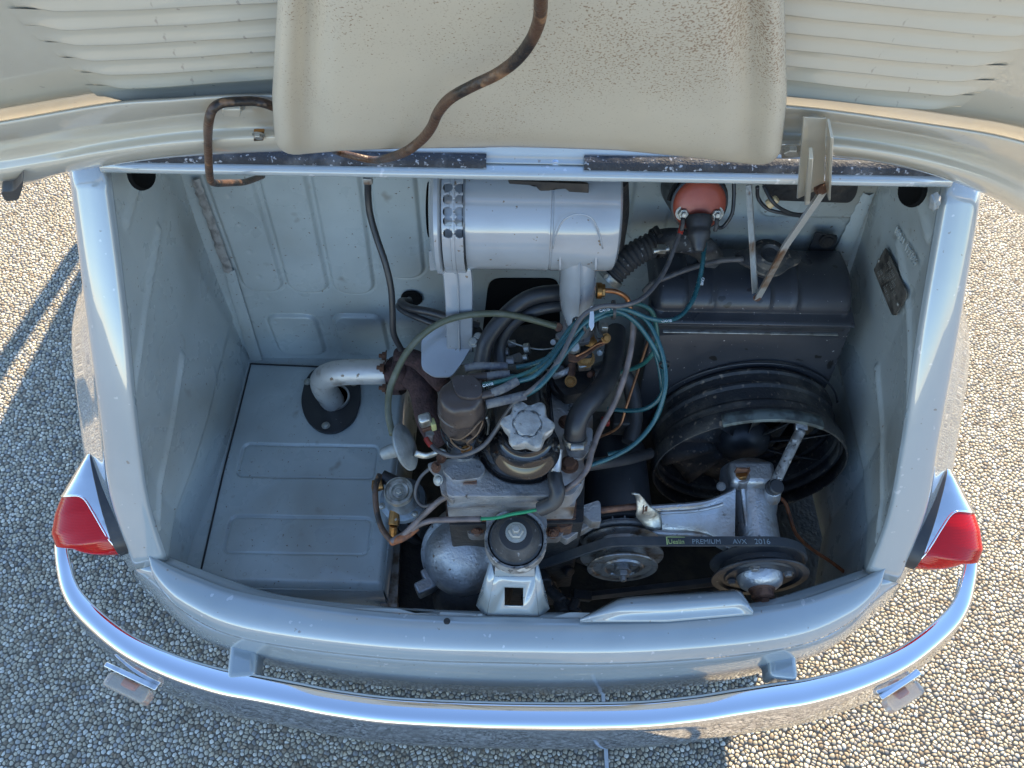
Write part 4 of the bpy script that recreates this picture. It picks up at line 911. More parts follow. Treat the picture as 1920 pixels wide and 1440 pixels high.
obj('mount_lug', slab([(1004,962),(1024,962),(1026,985),(1018,1003),(1004,1000)], .600, .014, 4), 'alud', tm, bevel=.002)
bolt(mc + V((0,-.001,.0195)), ax, .0092, tm, 'zinc', 'nut')

# ---- distributor
dc = PZ(864, 740, .775)
DX, DY = dc.x, dc.y
di = thing('distributor', 'brown distributor with spring clips standing on the engine', 'distributor', (DX, DY, .66))
flatw = lambda th, h: 1 - .10 * max(0, math.cos(th*2.5+.4))**3
bm = bmesh.new(); lathe(bm, [(0,.7785),(.020,.778),(.0235,.7755),(.0250,.771),(.0260,.764),(.0262,.750),(.0275,.7485),(.0275,.744),(.0255,.743),(.0250,.728),(.0262,.726),(.0262,.723),(0,.723)], (DX,DY,0), (0,0,1), 56, wob=flatw); obj('cap', bm, 'bakel', di, sharp=40)
bm = bmesh.new(); prism(bm, [V((DX,DY,.776)) + V((x, y, 0)) for x, y in rounded([(-.012,.020),(.010,.022),(.022,.012),(.024,-.006),(.012,-.010),(-.004,-.006)], .008)], (0,0,.006)); obj('cap_turret', bm, 'bakel', di, bevel=.0025, seg=3)
bm = bmesh.new(); lathe(bm, [(.0255,.7225),(.0268,.720),(.0265,.700),(.0245,.690),(.0225,.682),(.0225,.672),(.019,.668),(.017,.655)], (DX,DY,0), (0,0,1), 48); obj('housing', bm, 'bgloss', di, sharp=40)
obj('clamp_base', slab([(828,880),(832,862),(868,856),(900,862),(912,880),(900,896),(850,902)], .668, .012, 8), 'alu', di, bevel=.003)
bm = bmesh.new(); lathe(bm, [(.020,.666),(.022,.672),(.018,.680)], (DX,DY,0), (0,0,1), 30); obj('collar', bm, 'corr', di)
def dp(th, r, z): return V((DX + r*math.cos(th), DY + r*math.sin(th), z))
bm = bmesh.new(); f = -1.15
tube(bm, [dp(f-.9,.0275,.724), dp(f-.5,.030,.730), dp(f-.1,.0305,.742), dp(f+.4,.029,.752), dp(f+.55,.029,.746), dp(f+.2,.0305,.734), dp(f-.2,.030,.722), dp(f-.1,.030,.712), dp(f-.4,.030,.708), dp(f-.8,.0285,.716), dp(f-.9,.0275,.724)], .0011, 7, 6); obj('spring_clip', bm, 'bronze', di, sharp=0)
bm = bmesh.new(); box(bm, dp(f-.1,.0275,.722), (.008,.004,.012), Matrix.Rotation(f+1.57,3,'Z')); obj('clip_anchor', bm, 'bakel', di, bevel=.001)
bolt(dp(f-.25,.027,.704), (math.cos(f), math.sin(f), .1), .0052, di, 'brass', 'round', 'screw')
bm = bmesh.new(); tube(bm, [dp(f+1.05,.0275,.735), dp(f+1.05,.030,.722), dp(f+1.0,.0285,.700)], .002, 6, 4, flat=.4); obj('side_clip', bm, 'zinc', di, sharp=0)
# vacuum advance capsule with arm
vc = PZ(760,838,.690)
bm = bmesh.new(); axv = V((.92,.12,.38)); lathe(bm, [(0,-.030),(.007,-.030),(.0085,-.018),(.009,-.010),(.016,-.006),(.026,-.003),(.0285,-.001),(.0285,.001),(.026,.003),(.012,.007),(0,.008)], vc, axv, 44); obj('vacuum_capsule', bm, 'capsule', di, sharp=40, label='grey disc-shaped vacuum capsule')
bm = bmesh.new(); tube(bm, [PZ(778,850,.690), PZ(800,855,.682), PZ(828,846,.680), PZ(838,858,.676)], .004, 8, 4, flat=.45); obj('advance_arm', bm, 'zinc', di, sharp=0)
bm = bmesh.new(); box(bm, PZ(797,788,.712), (.015,.012,.016), Matrix.Rotation(.4,3,'Z')); obj('terminal_cover', bm, 'zinc', di, bevel=.003)
bm = bmesh.new(); box(bm, PZ(812,796,.704), (.006,.010,.014), Matrix.Rotation(.4,3,'Z')); obj('insulator', bm, 'yellow', di, bevel=.001)
bm = bmesh.new(); box(bm, PZ(799,803,.700), (.011,.006,.007), Matrix.Rotation(.4,3,'Z')); obj('spade_terminal', bm, 'rustbolt', di, bevel=.001)
bm = bmesh.new(); cyl(bm, PZ(806,812,.694), PZ(804,828,.682), .005, .004, 14); obj('terminal_post', bm, 'alu', di)
for u, v, m_ in ((828,858,'rustbolt'),(818,876,'rustbolt'),(822,900,'zinc'),(858,906,'zinc')): bolt(PZ(u, v, .676 if v < 890 else .655), (-.5,-.4,.7), .0052, di, m_, 'round' if v > 880 else 'hex')
obj('bracket', slab([(800,870),(835,858),(862,905),(850,940),(828,925),(822,895)], .655, .010, 6), 'alu', di, bevel=.002)

# ---- carburettor in the gloom between duct and head
cc = PZ(1076,718,.675)
ca = thing('carburettor', 'oily carburettor with brass jets under the grey elbow', 'carburettor', (cc.x, cc.y, .67))
bm = bmesh.new(); lathe(bm, [(0,.010),(.020,.010),(.024,.006),(.0285,.004),(.0295,0),(.029,-.006),(.026,-.012),(.026,-.04)], PZ(1070,712,.675), (0,-.05,1), 48); obj('mounting_base', bm, 'bmatte', ca, sharp=40)
bm = bmesh.new(); box(bm, PZ(1082,672,.700), (.034,.026,.045)); obj('float_chamber', bm, 'dark', ca, bevel=.005, seg=3)
bm = bmesh.new(); cyl(bm, PZ(1083,640,.705), PZ(1083,600,.752), .022, .017, 30); obj('throat', bm, 'alud', ca)
bm = bmesh.new(); prism(bm, [PZ(u,v,.735) for u,v in rounded([(1040,626),(1078,612),(1108,622),(1106,640),(1060,646)],5)], (0,0,-.006)); obj('top_cover', bm, 'alud', ca, bevel=.001)
bm = bmesh.new(); c = PZ(1075,655,.728); lathe(bm, [(0,.016),(.006,.0155),(.0075,.012),(.0075,.004),(.0085,.003),(.0085,-.016),(.007,-.019),(0,-.02)], c, (0,-.45,.9), 24); obj('solenoid', bm, 'zinc', ca)
for u, v, z, r_ in ((1104,641,.722,.0075),(1098,673,.712,.0085),(1070,715,.700,.0055)):
    bolt(PZ(u, v, z), (0,-.5,.85), r_, ca, 'brass', 'round', 'brass_jet')
bm = bmesh.new(); prism(bm, [PZ(u,v,.732) for u,v in rounded([(1066,662),(1085,668),(1105,655),(1122,640),(1138,628),(1142,640),(1120,650),(1100,666),(1080,678),(1066,675)],3)], (0,0,-.003)); obj('throttle_lever', bm, 'rustbolt', ca, bevel=.0008)
bm = bmesh.new(); tube(bm, [PZ(1080,668,.7325), PZ(1100,658,.7335), PZ(1120,645,.7345), PZ(1140,641,.7335)], .0012, 6, 4); obj('lever_edge', bm, 'copper', ca, sharp=0)
for pts in (((1116,585,.755),(1116,612,.748),(1117,632,.742),(1126,637,.74)), ((1121,585,.753),(1122,615,.745),(1130,632,.740))):
    bm = bmesh.new(); tube(bm, [PZ(*p) for p in pts], .0016, 6, 4); obj('linkage_rod', bm, 'dark', ca, sharp=0)
bm = bmesh.new(); box(bm, PZ(1133,616,.742), (.008,.008,.014)); obj('rod_end', bm, 'zinc', ca, bevel=.001)
bolt(PZ(1136,634,.738), (.2,-.6,.7), .0045, ca, 'brass', 'hex', 'clevis_nut')
bm = bmesh.new(); tube(bm, [PZ(1071,670,.706), PZ(1072,690,.702), PZ(1071,708,.70)], .0048, 10, 3); obj('jet_tube', bm, 'rustbolt', ca)
bm = bmesh.new(); box(bm, PZ(1096,687,.704), (.016,.008,.010), Matrix.Rotation(.15,3,'Z')); obj('choke_block', bm, 'zinc', ca, bevel=.0015)
bm = bmesh.new(); tube(bm, [PZ(1040,706,.690), PZ(1055,700,.700), PZ(1068,693,.70)], .0042, 8, 4); obj('union_pipe', bm, 'alu', ca)
for k, (u, v, z) in enumerate(((1042,640,.70),(1050,690,.695),(1036,668,.69),(1110,700,.69),(1060,620,.725),(1100,610,.74),(1128,660,.70),(1046,612,.73))):
    bm = bmesh.new(); p = PZ(u, v, z); cyl(bm, p, p + V((.004*(k%3-1), -.008, .008)), .004 + .0015*(k%3), seg=10); obj('fitting', bm, ('alud','dark','zinc','rustbolt')[k%4], ca, bevel=.0005)
bm = bmesh.new(); prism(bm, [PZ(u,v,.69) for u,v in rounded([(1036,690),(1110,690),(1105,735),(1060,742),(1038,715)],8)], (0,0,-.02)); obj('flange', bm, 'dark', ca, bevel=.001)
obj('inlet_manifold', slab([(905,620),(1050,600),(1070,700),(1030,745),(925,730),(900,680)], .640, .06, 14), 'dark', ca, bevel=.006)
# throttle cross-shaft fittings on the left of it
li = thing('throttle_linkage', 'small clamps and thin rods of the throttle linkage in the shadow', 'throttle linkage', PZ(960,665,.66))
for u, v, a, b2, m_ in ((960,645,.008,.006,'alud'),(988,655,.006,.010,'zinc'),(945,662,.010,.008,'alud'),(985,672,.005,.006,'zinc'),(952,680,.014,.010,'alud')):
    bm = bmesh.new(); p = PZ(u, v, .690); cyl(bm, p + V((-a*.6,0,0)), p + V((a*.6,0,.002)), b2*.75, seg=12); obj('clamp', bm, m_, li, bevel=.001)
bm = bmesh.new(); tube(bm, [PZ(948,636,.70), PZ(970,646,.695), PZ(1010,655,.69), PZ(1045,652,.69)], .0012, 6, 4); obj('rod', bm, 'zinc', li, sharp=0)
bm = bmesh.new(); prism(bm, [PZ(u,v,.684) for u,v in rounded([(935,675),(975,660),(985,678),(955,696),(938,692)],4)], (0,0,-.003)); obj('plate', bm, 'alud', li, bevel=.0005); bolt(PZ(951,682,.6845), (0,0,1), .0045, li, 'dark')

# ---- exhaust side
em = thing('exhaust', 'silver painted exhaust elbow with rusty flange going through the tray', 'exhaust', PZ(640,745,.45))
bm = bmesh.new(); prism(bm, [PZ(u, v, .456) for u, v in rounded([(572,712),(588,690),(674,694),(676,752),(664,790),(632,812),(600,811),(572,786),(563,752)], 16, 5)], (0,0,-.005)); obj('tray_flange', bm, 'bmatte', em, bevel=.0012, seg=3)
bm = bmesh.new(); tube(bm, [PZ(728,697,.572), PZ(690,697,.572), PZ(652,698,.571), PZ(622,702,.562), PZ(606,712,.542), PZ(608,728,.510), PZ(618,743,.480), PZ(625,754,.450)], .0185, 22, 7); obj('pipe', bm, mat('silver_paint', (.55,.54,.52), .5, .55, (.30,.26,.22), 40, .55, .72, .4, 150, spots=[((.2,.15,.11),130,.66,.72)]), em, sharp=0)
bm = bmesh.new(); lathe(bm, [(.0215,0),(.0245,0),(.0245,.004),(.0215,.004),(.0215,0)], PZ(627,746,.457), (0,0,1), 30); obj('pipe_collar', bm, 'alu', em)
bm = bmesh.new(); lathe(bm, [(.0,0),(.0213,0)], PZ(627,746,.4575), (0,0,1), 30); obj('black_hole_disc', bm, 'hole', em)  # flat black disc for the hole round the pipe
for u, v in ((577,716),(664,718),(611,798)): bolt(PZ(u, v, .457), (0,0,1), .0048, em, 'zinc', 'round', 'screw')
bm = bmesh.new()
prism(bm, [PX(u, v, PZ(730,690,.575).x) for u, v in rounded([(728,672),(744,664),(750,680),(748,735),(735,742),(728,720)], 4)], (.012,0,0)); obj('flange', bm, 'manifold', em, bevel=.002)
bm = bmesh.new(); tube(bm, [PZ(735,700,.575), PZ(765,700,.585), PZ(790,725,.59), PZ(806,790,.58), PZ(830,830,.56)], lambda t_: .021 - .004*t_, 16, 6); tube(bm, [PZ(748,676,.60), PZ(775,672,.61), PZ(800,690,.615), PZ(830,720,.62)], .013, 14, 5)
obj('manifold', bm, 'manifold', em, sharp=0)
bm = bmesh.new(); box(bm, PZ(752,692,.588), (.022,.05,.045)); obj('manifold_flange', bm, 'manifold', em, bevel=.008, seg=3)
for u, v in ((724,668),(720,690),(724,728)):
    bolt(PZ(u, v, .60 if v < 700 else .575), (-1,0,.1), .0065, em, 'rustbolt', 'nut')

# ---- fuel pump
fp = thing('fuel_pump', 'fuel pump with round ribbed steel lid beside the tray', 'fuel pump', PZ(748,950,.52))
c = PZ(748,922,.578); axp = (-.05,-.12,1)
def fpp(nm, prof, m_, lab=None): bm = bmesh.new(); lathe(bm, prof, c, axp, 44); return obj(nm, bm, m_, fp, sharp=35, label=lab)
fpp('lid', [(0,.004),(.0055,.004),(.006,.0015),(.0085,.001),(.0095,.003),(.0125,.0035),(.0135,.0015),(.0165,.0015),(.0175,.0045),(.0185,.0045),(.0192,.001),(.0190,-.004)], 'zinc')
fpp('bowl', [(.0180,-.004),(.0190,-.006),(.0190,-.014),(.0215,-.018),(.0235,-.024),(.030,-.028),(.031,-.036),(.029,-.042),(.018,-.055),(0,-.056)], mat('pump_casting', (.17,.21,.25), .4, .4, (.09,.10,.11), 50, .45, .65, .3, 200))
bolt(PZ(748,922,.582), axp, .004, fp, 'zinc')
for k in range(6):
    th = k * math.pi / 3 + .3; p = c + V((.0262*math.cos(th), .0262*math.sin(th), -.027)); bolt(p, (0,0,1), .0036, fp, 'zinc', 'round', 'screw')
bm = bmesh.new(); p = PZ(740,968,.545); cyl(bm, PZ(742,950,.552), PZ(738,985,.545), .008, .0075, 8); cyl(bm, PZ(738,985,.545), PZ(736,1004,.530), .0055, seg=10); obj('pipe_union', bm, 'brass', fp, bevel=.0006)
bm = bmesh.new(); cyl(bm, PZ(700,912,.555), PZ(718,908,.556), .0085, .0075, 12); lathe(bm, [(.0,0),(.006,0),(.0085,.002),(.0085,.006)], PZ(698,912,.555), (1,0,0), 16); obj('inlet_union', bm, 'brass', fp, bevel=.0006)
bm = bmesh.new(); cyl(bm, PZ(716,893,.552), PZ(742,905,.548), .009, seg=16); obj('inlet_boot', bm, 'rubber', fp)

# ---- generator
PZc = .500
gx = PZ(1165,1035,PZc).x
ge = thing('generator', 'black cylindrical generator with a finned pulley', 'generator', (gx, .48, .45))
bm = bmesh.new(); lathe(bm, [(0,.0),(.030,.0),(.045,.006),(.0475,.012),(.0475,.108),(.044,.120),(.03,.126),(0,.126)], (gx-.004, .575, PZc+.002), (0.02,-1,0), 48); obj('body', bm, 'bmatte', ge, sharp=35)
bm = bmesh.new(); lathe(bm, [(.030,0),(.052,.0),(.053,.003),(.053,.007),(.050,.008)], (gx, .448, PZc), (0,-1,0), 48); obj('end_plate', bm, 'bmatte', ge)
# fan disc with rim and radial slots
bm = bmesh.new(); lathe(bm, [(.048,.0),(.0505,.0),(.0505,.0025),(.048,.0025),(.048,0)], (gx, .436, PZc), (0,-1,0), 56); lathe(bm, [(.0,.004),(.052,.004),(.0545,.006),(.0545,.0085),(0,.0085)], (gx, .437, PZc), (0,-1,0), 56)
for k in range(20):
    th = 2*math.pi*k/20; rr_ = Matrix.Rotation(-th, 3, 'Y'); box(bm, V((gx,.4345,PZc)) + rr_ @ V((.0445,0,0)), (.013,.009,.0016), rr_)
obj('cooling_fan', bm, 'alud', ge, sharp=30)
bm = bmesh.new(); lathe(bm, [(.0,0),(.050,0),(.052,.001),(.0525,.0025),(.043,.0075),(.043,.0135),(.0535,.0185),(.055,.020),(.055,.022),(.0,.022)], (gx, .425, PZc), (0,-1,0), 64); obj('drive_pulley', bm, 'steel', ge, sharp=30)
bm = bmesh.new(); lathe(bm, [(.0,0),(.036,.0),(.036,.006),(.0455,.012),(.0465,.014),(.0460,.0155),(.040,.0150),(.0385,.0140),(.028,.0140),(.0265,.0165),(.0235,.0165),(.022,.0135),(.011,.0135),(.0105,.019),(0,.019)], (gx, .403, PZc-.001), (0,-1,0), 64); obj('front_pulley', bm, 'steel', ge, sharp=30, label='small polished front pulley')
for k in range(3):
    th = k*2.094 + .5; bm = bmesh.new(); box(bm, V((gx + .0185*math.cos(th), .3885, PZc-.001 + .0185*math.sin(th))), (.006,.002,.004), Matrix.Rotation(-th,3,'Y')); obj('tab', bm, 'steel', ge)
bolt((gx, .384, PZc-.001), (0,-1,0), .0088, ge, 'steel', 'nut', 'nut')
# alloy bracket, long bolt and clamp tab above
obj('support_bracket', slab([(1046,1000),(1058,980),(1090,962),(1094,948),(1124,940),(1126,970),(1108,985),(1080,1000),(1062,1012)], .565, .018, 5), 'alu', ge, bevel=.003)
bm = bmesh.new(); prism(bm, [PZ(u,v,.585) for u,v in rounded([(1092,948),(1122,938),(1126,944),(1127,978),(1110,978),(1090,962)],3)], (0,0,-.02)); obj('bracket_lug', bm, 'alu', ge, bevel=.002)
bm = bmesh.new(); cyl(bm, PZ(1124,957,.578), PZ(1206,948,.580), .0042, seg=14); obj('long_bolt', bm, 'rustbolt', ge)
bolt(PZ(1204,950,.580), (1,.0,0), .0068, ge, 'rustbolt')
rows = []
for (a, c_, z) in (((1184,925),(1198,925),.605),((1192,930),(1206,934),.596),((1194,955),(1218,948),.582),((1192,966),(1232,958),.572),((1200,976),(1240,972),.560),((1212,990),(1241,994),.55)):
    rows.append([PZ(a[0],a[1],z), PZ((a[0]+c_[0])/2,(a[1]+c_[1])/2,z+.003), PZ(c_[0],c_[1],z)])
bm = bmesh.new(); grid(bm, smoothgrid(rows, 3, 3)); obj('clamp_tab', bm, 'zinc', ge, sharp=30, solid=.0022)

# ---- water pump with fan
px_ = .326
wp = thing('water_pump', 'rough cast water pump with a long arm, fan behind and pulley in front', 'water pump', (px_, .45, .45))
WZ = .500
bm = bmesh.new(); lathe(bm, [(.024,0),(.035,.003),(.0385,.018),(.0385,.036),(.035,.056),(.0295,.075),(.0285,.120),(.026,.125)], (px_-.004, .535, WZ+.010), (0,-1,0), 44, wob=lambda th, h: 1 + .05*max(0, math.cos(th*3+.6))**4); obj('housing', bm, 'alu', wp, sharp=45)
bm = bmesh.new(); tube(bm, [PZ(1388,885,.560), PZ(1392,910,.548), PZ(1396,950,.535), PZ(1402,1000,.527)], .0035, 8, 4); obj('cast_rib', bm, 'alu', wp, sharp=0)
bm = bmesh.new(); box(bm, PZ(1408,893,.548), (.060,.035,.030)); obj('top_flange', bm, 'alu', wp, bevel=.007, seg=3)
bm = bmesh.new(); cyl(bm, PZ(1390,905,.545), PZ(1391,893,.562), .0115, .0105, 24); obj('plug_boss', bm, 'alud', wp, bevel=.001)
bm = bmesh.new(); cyl(bm, PZ(1391,893,.562), PZ(1391,887,.568), .0082, seg=6); obj('plug', bm, 'brass', wp, bevel=.0008)
bm = bmesh.new(); c = PZ(1390,882,.572); box(bm, c, (.016,.003,.012)); box(bm, c + V((.0085,-.002,.001)), (.0015,.006,.015)); obj('plug_tab', bm, 'rustbolt', wp, bevel=.0005)
bm = bmesh.new(); cyl(bm, PZ(1446,935,.535), PZ(1450,918,.555), .0115, .0105, 24); obj('outlet_boss', bm, 'alu', wp, bevel=.001)
bm = bmesh.new(); lathe(bm, [(0,.009),(.0085,.009),(.010,.0075),(.010,0),(.0115,-.001),(.0115,-.004)], PZ(1452,914,.560), (.1,-.3,1), 24); obj('round_plug', bm, 'bmatte', wp, sharp=35)
# arm
bm = bmesh.new(); rows = []
for (u, v0, v1, z) in ((1218,947,1000,.545),(1260,944,1003,.545),(1300,941,1004,.547),(1335,934,1012,.548),(1378,915,1035,.548)):
    a = PZ(u, v0, z); b2 = PZ(u, v1, z-.018); rows.append([a + V((0,.004,-.02)), a, a + V((0,-.006,.001)), a + V((0,-.009,-.003)), b2 + V((0,.008,.004)), b2 + V((0,.006,.0)), b2, b2 + V((0,.004,-.02))])
grid(bm, smoothgrid(rows, 2, 3)); obj('arm', bm, 'alu', wp, sharp=35)
bm = bmesh.new(); tube(bm, [PZ(1228,962,.551), PZ(1300,958,.553), PZ(1340,950,.558), PZ(1356,945,.562)], .0025, 7, 4); obj('arm_rib', bm, 'alu', wp, sharp=0)
bolt(PZ(1352,912,.552), (-.2,-.3,.9), .0045, wp, 'alud')
# pulley
bm = bmesh.new(); PPX = PZ(1424,1080,WZ).x; PPY = PZ(1424,1080,WZ).y
lathe(bm, [(.03,.0),(.058,.0),(.0615,.0015),(.0615,.003),(.050,.009),(.050,.016),(.0615,.022),(.0625,.0235),(.0620,.025),(.054,.0245),(.050,.0215),(.046,.0215),(.044,.0235),(.032,.0235),(0,.0235)], (PPX, PPY+.022, WZ), (0,-1,0), 72); obj('pulley', bm, 'bmatte', wp, sharp=30, label='wide black drive pulley with rusty nut')
bm = bmesh.new(); lathe(bm, [(.030,0),(.0295,.003),(.027,.010),(.020,.0155),(.010,.017),(0,.017)], (PPX, PPY-.0015, WZ), (0,-1,0), 40); obj('hub_dome', bm, 'alu', wp)
for k in range(4):
    th = k*math.pi/2 + .45; bolt((PPX + .036*math.cos(th), PPY-.0015, WZ + .036*math.sin(th)), (0,-1,0), .0052, wp, 'steel')
bm = bmesh.new(); lathe(bm, [(.017,0),(.017,.003),(.0145,.004),(.0145,.012),(.012,.0135),(.0,.0135)], (PPX, PPY-.017, WZ-.001), (0,-1,0), 36); obj('hub_collar', bm, 'rustbolt', wp)
bolt((PPX, PPY-.030, WZ-.001), (0,-1,0), .009, wp, 'rustbolt')
# fan blades and hub
fx, fy = .329, .585
bm = bmesh.new(); lathe(bm, [(0,.022),(.020,.020),(.034,.012),(.040,0),(.040,-.012),(0,-.012)], (fx, fy, WZ), (0,-1,0), 44); obj('fan_hub', bm, 'bmatte', wp)
for k in range(10):
    th = 2*math.pi*k/10 + .2; rr_ = Matrix.Rotation(-th, 3, 'Y'); tw_ = Matrix.Rotation(.55, 3, 'X'); rows = []
    for q in range(6):
        r_ = .036 + q * .0165; ww = .010 + .0042*q; tq = Matrix.Rotation(.75 - .06*q, 3, 'X')
        rows.append([V((fx,fy,WZ)) + rr_ @ (V((r_,0,0)) + tq @ V((0, .0015*math.cos(z*3), z*ww))) for z in (-1,-.5,0,.5,1)])
    bm = bmesh.new(); grid(bm, rows); obj('fan_blade', bm, 'fanring', wp, sharp=0, solid=.0014)
# strut from the housing to the ring
bm = bmesh.new(); tube(bm, [PZ(1450,912,.560), PZ(1470,870,.575), PZ(1492,825,.590), PZ(1502,806,.597)], lambda t_: .0068, 14, 4); obj('brace_tube', bm, 'corr', wp, sharp=0)
bm = bmesh.new(); box(bm, PZ(1503,800,.601), (.016,.010,.004), Matrix.Rotation(.5,3,'X')); obj('brace_foot', bm, 'alu', wp, bevel=.001)

# ---- radiator
rd = thing('radiator', 'black radiator with ribbed top tank and round fan shroud', 'radiator', (.32, .66, .40))
def rz(u, v, y): return PY(u, v, y)
rows = []
xl_, xr_ = PZ(1222,560,.72).x, PZ(1602,575,.72).x
prof = [(.640,.700),(.636,.703),(.636,.708),(.650,.712),(.650,.720),(.658,.733),(.676,.743),(.702,.746),(.735,.741)]
for k in range(61):
    s = k / 60; x = xl_ + (xr_ - xl_) * s; rib = max(0, 1 - min(abs(s - q) for q in (.17,.29,.56,.70)) / .018); rib = rib*rib*(3-2*rib)
    e = min(1, min(s, 1-s) / .045); e = math.sqrt(max(0, 1 - (1-e)**2)); rows.append([(x, y + (1-e)*.02*(j>2) - .003*rib*(j>3), z - (1-e)*.03*(j>3) + .0035*rib*(j>3)) for j, (y, z) in enumerate(prof)])
bm = bmesh.new(); grid(bm, smoothgrid(rows, 3, 1)); grid(bm, [[(xl_,.640,.700),(xl_,.645,.64)],[(xr_,.640,.700),(xr_,.645,.64)]]); obj('top_tank', bm, 'shroud', rd, sharp=50)
bm = bmesh.new(); box(bm, ((xl_+xr_)/2, .650, .693), (xr_-xl_-.012, .020, .010)); obj('tank_seam', bm, 'bmatte', rd, bevel=.002)
bm = bmesh.new(); box(bm, ((xl_+xr_)/2+.003, .6415, .6835), (xr_-xl_-.03, .006, .0018)); obj('shroud_lip', bm, 'zinc', rd, bevel=.0005)
# funnel panel
RX0, RX1 = PY(1214,650,.63).x, PY(1598,650,.63).x
def sh_h(X, Z): return .0015*np.sin(X*38+1)*np.sin(Z*29) - .003*np.exp(-((X-.20)**2+(Z-.28)**2)/.0002) 
rows = []
for z, y in ((.688,.648),(.66,.640),(.62,.632),(.58,.628),(.50,.628),(.42,.632),(.34,.640)):
    rows.append([(RX0 + .004, y+.03, z), (RX0 + .006, y+.006, z), (RX0+.012, y, z), (RX0+.09, y-.003, z), ((RX0+RX1)/2, y-.004, z), (RX1-.09, y-.003, z), (RX1-.012, y, z), (RX1-.006, y+.006, z), (RX1-.004, y+.03, z)])
bm = bmesh.new()
g = smoothgrid(rows, 6, 6); vs = [[bm.verts.new(V(p)) for p in r] for r in g]
for a, b2 in zip(vs, vs[1:]):
    for k in range(len(a)-1):
        c = (a[k].co + b2[k+1].co)/2
        if math.hypot(c.x - fx, c.z - WZ) < .118: continue
        bm.faces.new((a[k], a[k+1], b2[k+1], b2[k]))
obj('shroud_panel', bm, 'shroud', rd, sharp=0, solid=.0012)
bm = bmesh.new(); box(bm, (fx, .715, .50), (.24, .012, .34)); obj('core', bm, 'hole', rd)
bm = bmesh.new(); lathe(bm, [(.1235,-.006),(.1300,-.004),(.1305,-.001),(.1275,.002),(.1270,.014),(.1295,.017),(.1295,.020),(.1265,.024),(.1265,.042),(.1290,.046),(.1290,.050),(.1270,.054),(.1268,.064)], (fx, .618, WZ), (0,-1,0), 96, caps=False); obj('shroud_ring', bm, 'fanring', rd, sharp=30, solid=.0014)
bm = bmesh.new(); lathe(bm, [(.1290,.060),(.1345,.062),(.1355,.066),(.1350,.080),(.1340,.083),(.1325,.083),(.1325,.066)], (fx, .620, WZ), (0,-1,0), 96, caps=False); obj('outer_ring', bm, 'fanring', rd, sharp=30, solid=.001)
bm = bmesh.new(); n_ = 40; rows = []
for k in range(n_+1):
    th = R(60) + R(58) * k / n_; rows.append([(fx + r_*math.cos(th), y, WZ + r_*math.sin(th)) for r_, y in ((.1366,.553),(.1372,.545),(.1368,.537),(.1330,.5355))])
grid(bm, rows); obj('edge_trim', bm, mat('greenish_trim', (.16,.19,.18), .55, .2, (.08,.09,.085), 60, .45, .6, .4, 200), rd, sharp=30, solid=.001)
# wavy flange line on the panel behind the ring
bm = bmesh.new(); tube(bm, [(fx + .139*math.cos(R(a)), .625, WZ + .139*math.sin(R(a))) for a in range(20, 161, 5)], .0016, 6, 1); obj('pressed_bead', bm, 'shroud', rd, sharp=0)
# radiator cap
cp = PY(1438,487,.690)
bm = bmesh.new(); lathe(bm, [(.020,-.012),(.020,-.004),(.024,-.003),(.026,.0)], cp, (0,-.25,1), 32); obj('filler_neck', bm, 'bmatte', rd)
bm = bmesh.new(); lathe(bm, [(.026,-.001),(.027,.0015),(.026,.004),(.020,.005),(.0165,.012),(.013,.0135),(.010,.010),(0,.010)], cp + V((0,-.001,.003)), (0,-.25,1), 96, wob=lambda th, h: 1 + (.55*max(0, abs(math.cos(th)))**14 if h < .006 else 0)); obj('radiator_cap', bm, 'fanring', rd, sharp=40, label='black radiator cap with two ears')
obj('wall_bracket', prism(bmesh.new(), [PY(u, v, .742) for u, v in rounded([(1530,437),(1572,445),(1556,484),(1513,478)], 4)], (0,.004,0)), 'bmatte', rd, bevel=.001)
bolt(PY(1551,452,.738), (0,-1,.2), .0075, rd, 'dark', 'round', 'rubber_washer')

# ---- ignition coil
co_ = PZ(1311,382,.868)
ic = thing('ignition_coil', 'ignition coil with a brick red top and black boot', 'ignition coil', tuple(co_))
axc = V((0,-.86,.42)).normalized()
def ip(nm, prof, m_, lab=None, c=co_, ax=axc): bm = bmesh.new(); lathe(bm, prof, c, ax, 48); return obj(nm, bm, m_, ic, sharp=35, label=lab)
ip('can', [(0,-.085),(.027,-.085),(.031,-.080),(.0312,-.006),(.0325,-.002),(.0325,.001),(.0305,.002)], 'bmatte')
ip('top', [(.0305,-.001),(.0300,.003),(.0275,.006),(.020,.009),(.0,.011)], 'redcoil')
a, b2, c = basis(axc); upc = (V((0,0,1)) - axc*axc.z).normalized(); rtc = V((1,0,0))
bt = co_ + axc*.006 - upc*.014
bm = bmesh.new(); lathe(bm, [(.0155,0),(.0158,.006),(.0135,.012),(.0128,.016),(.0135,.018),(.0125,.024),(.0085,.030),(.0075,.036),(.0052,.040)], bt, (axc*.55 - upc*.83), 32); obj('boot', bm, 'rubber', ic, sharp=35)
for sx in (-1, 1):
    bolt(co_ + rtc*(.0192*sx) - upc*.009 + axc*.007, axc, .0062, ic, 'zinc', 'nut', 'terminal_nut')
    bm = bmesh.new(); p = co_ + rtc*(.0192*sx) - upc*.013 + axc*.013; tube(bm, [p, p - upc*.008 + axc*.002, p - upc*.014], .0026, 8, 3); obj('terminal_boot', bm, 'rubberd', ic, sharp=0)
bm = bmesh.new(); tube(bm, [co_ + rtc*(.0305*math.cos(t_)) + upc*(.0305*math.sin(t_)) - axc*.012 for t_ in np.linspace(0, math.pi, 9)], .003, 6, 2, flat=2.); obj('clamp_strap', bm, 'dark', ic)

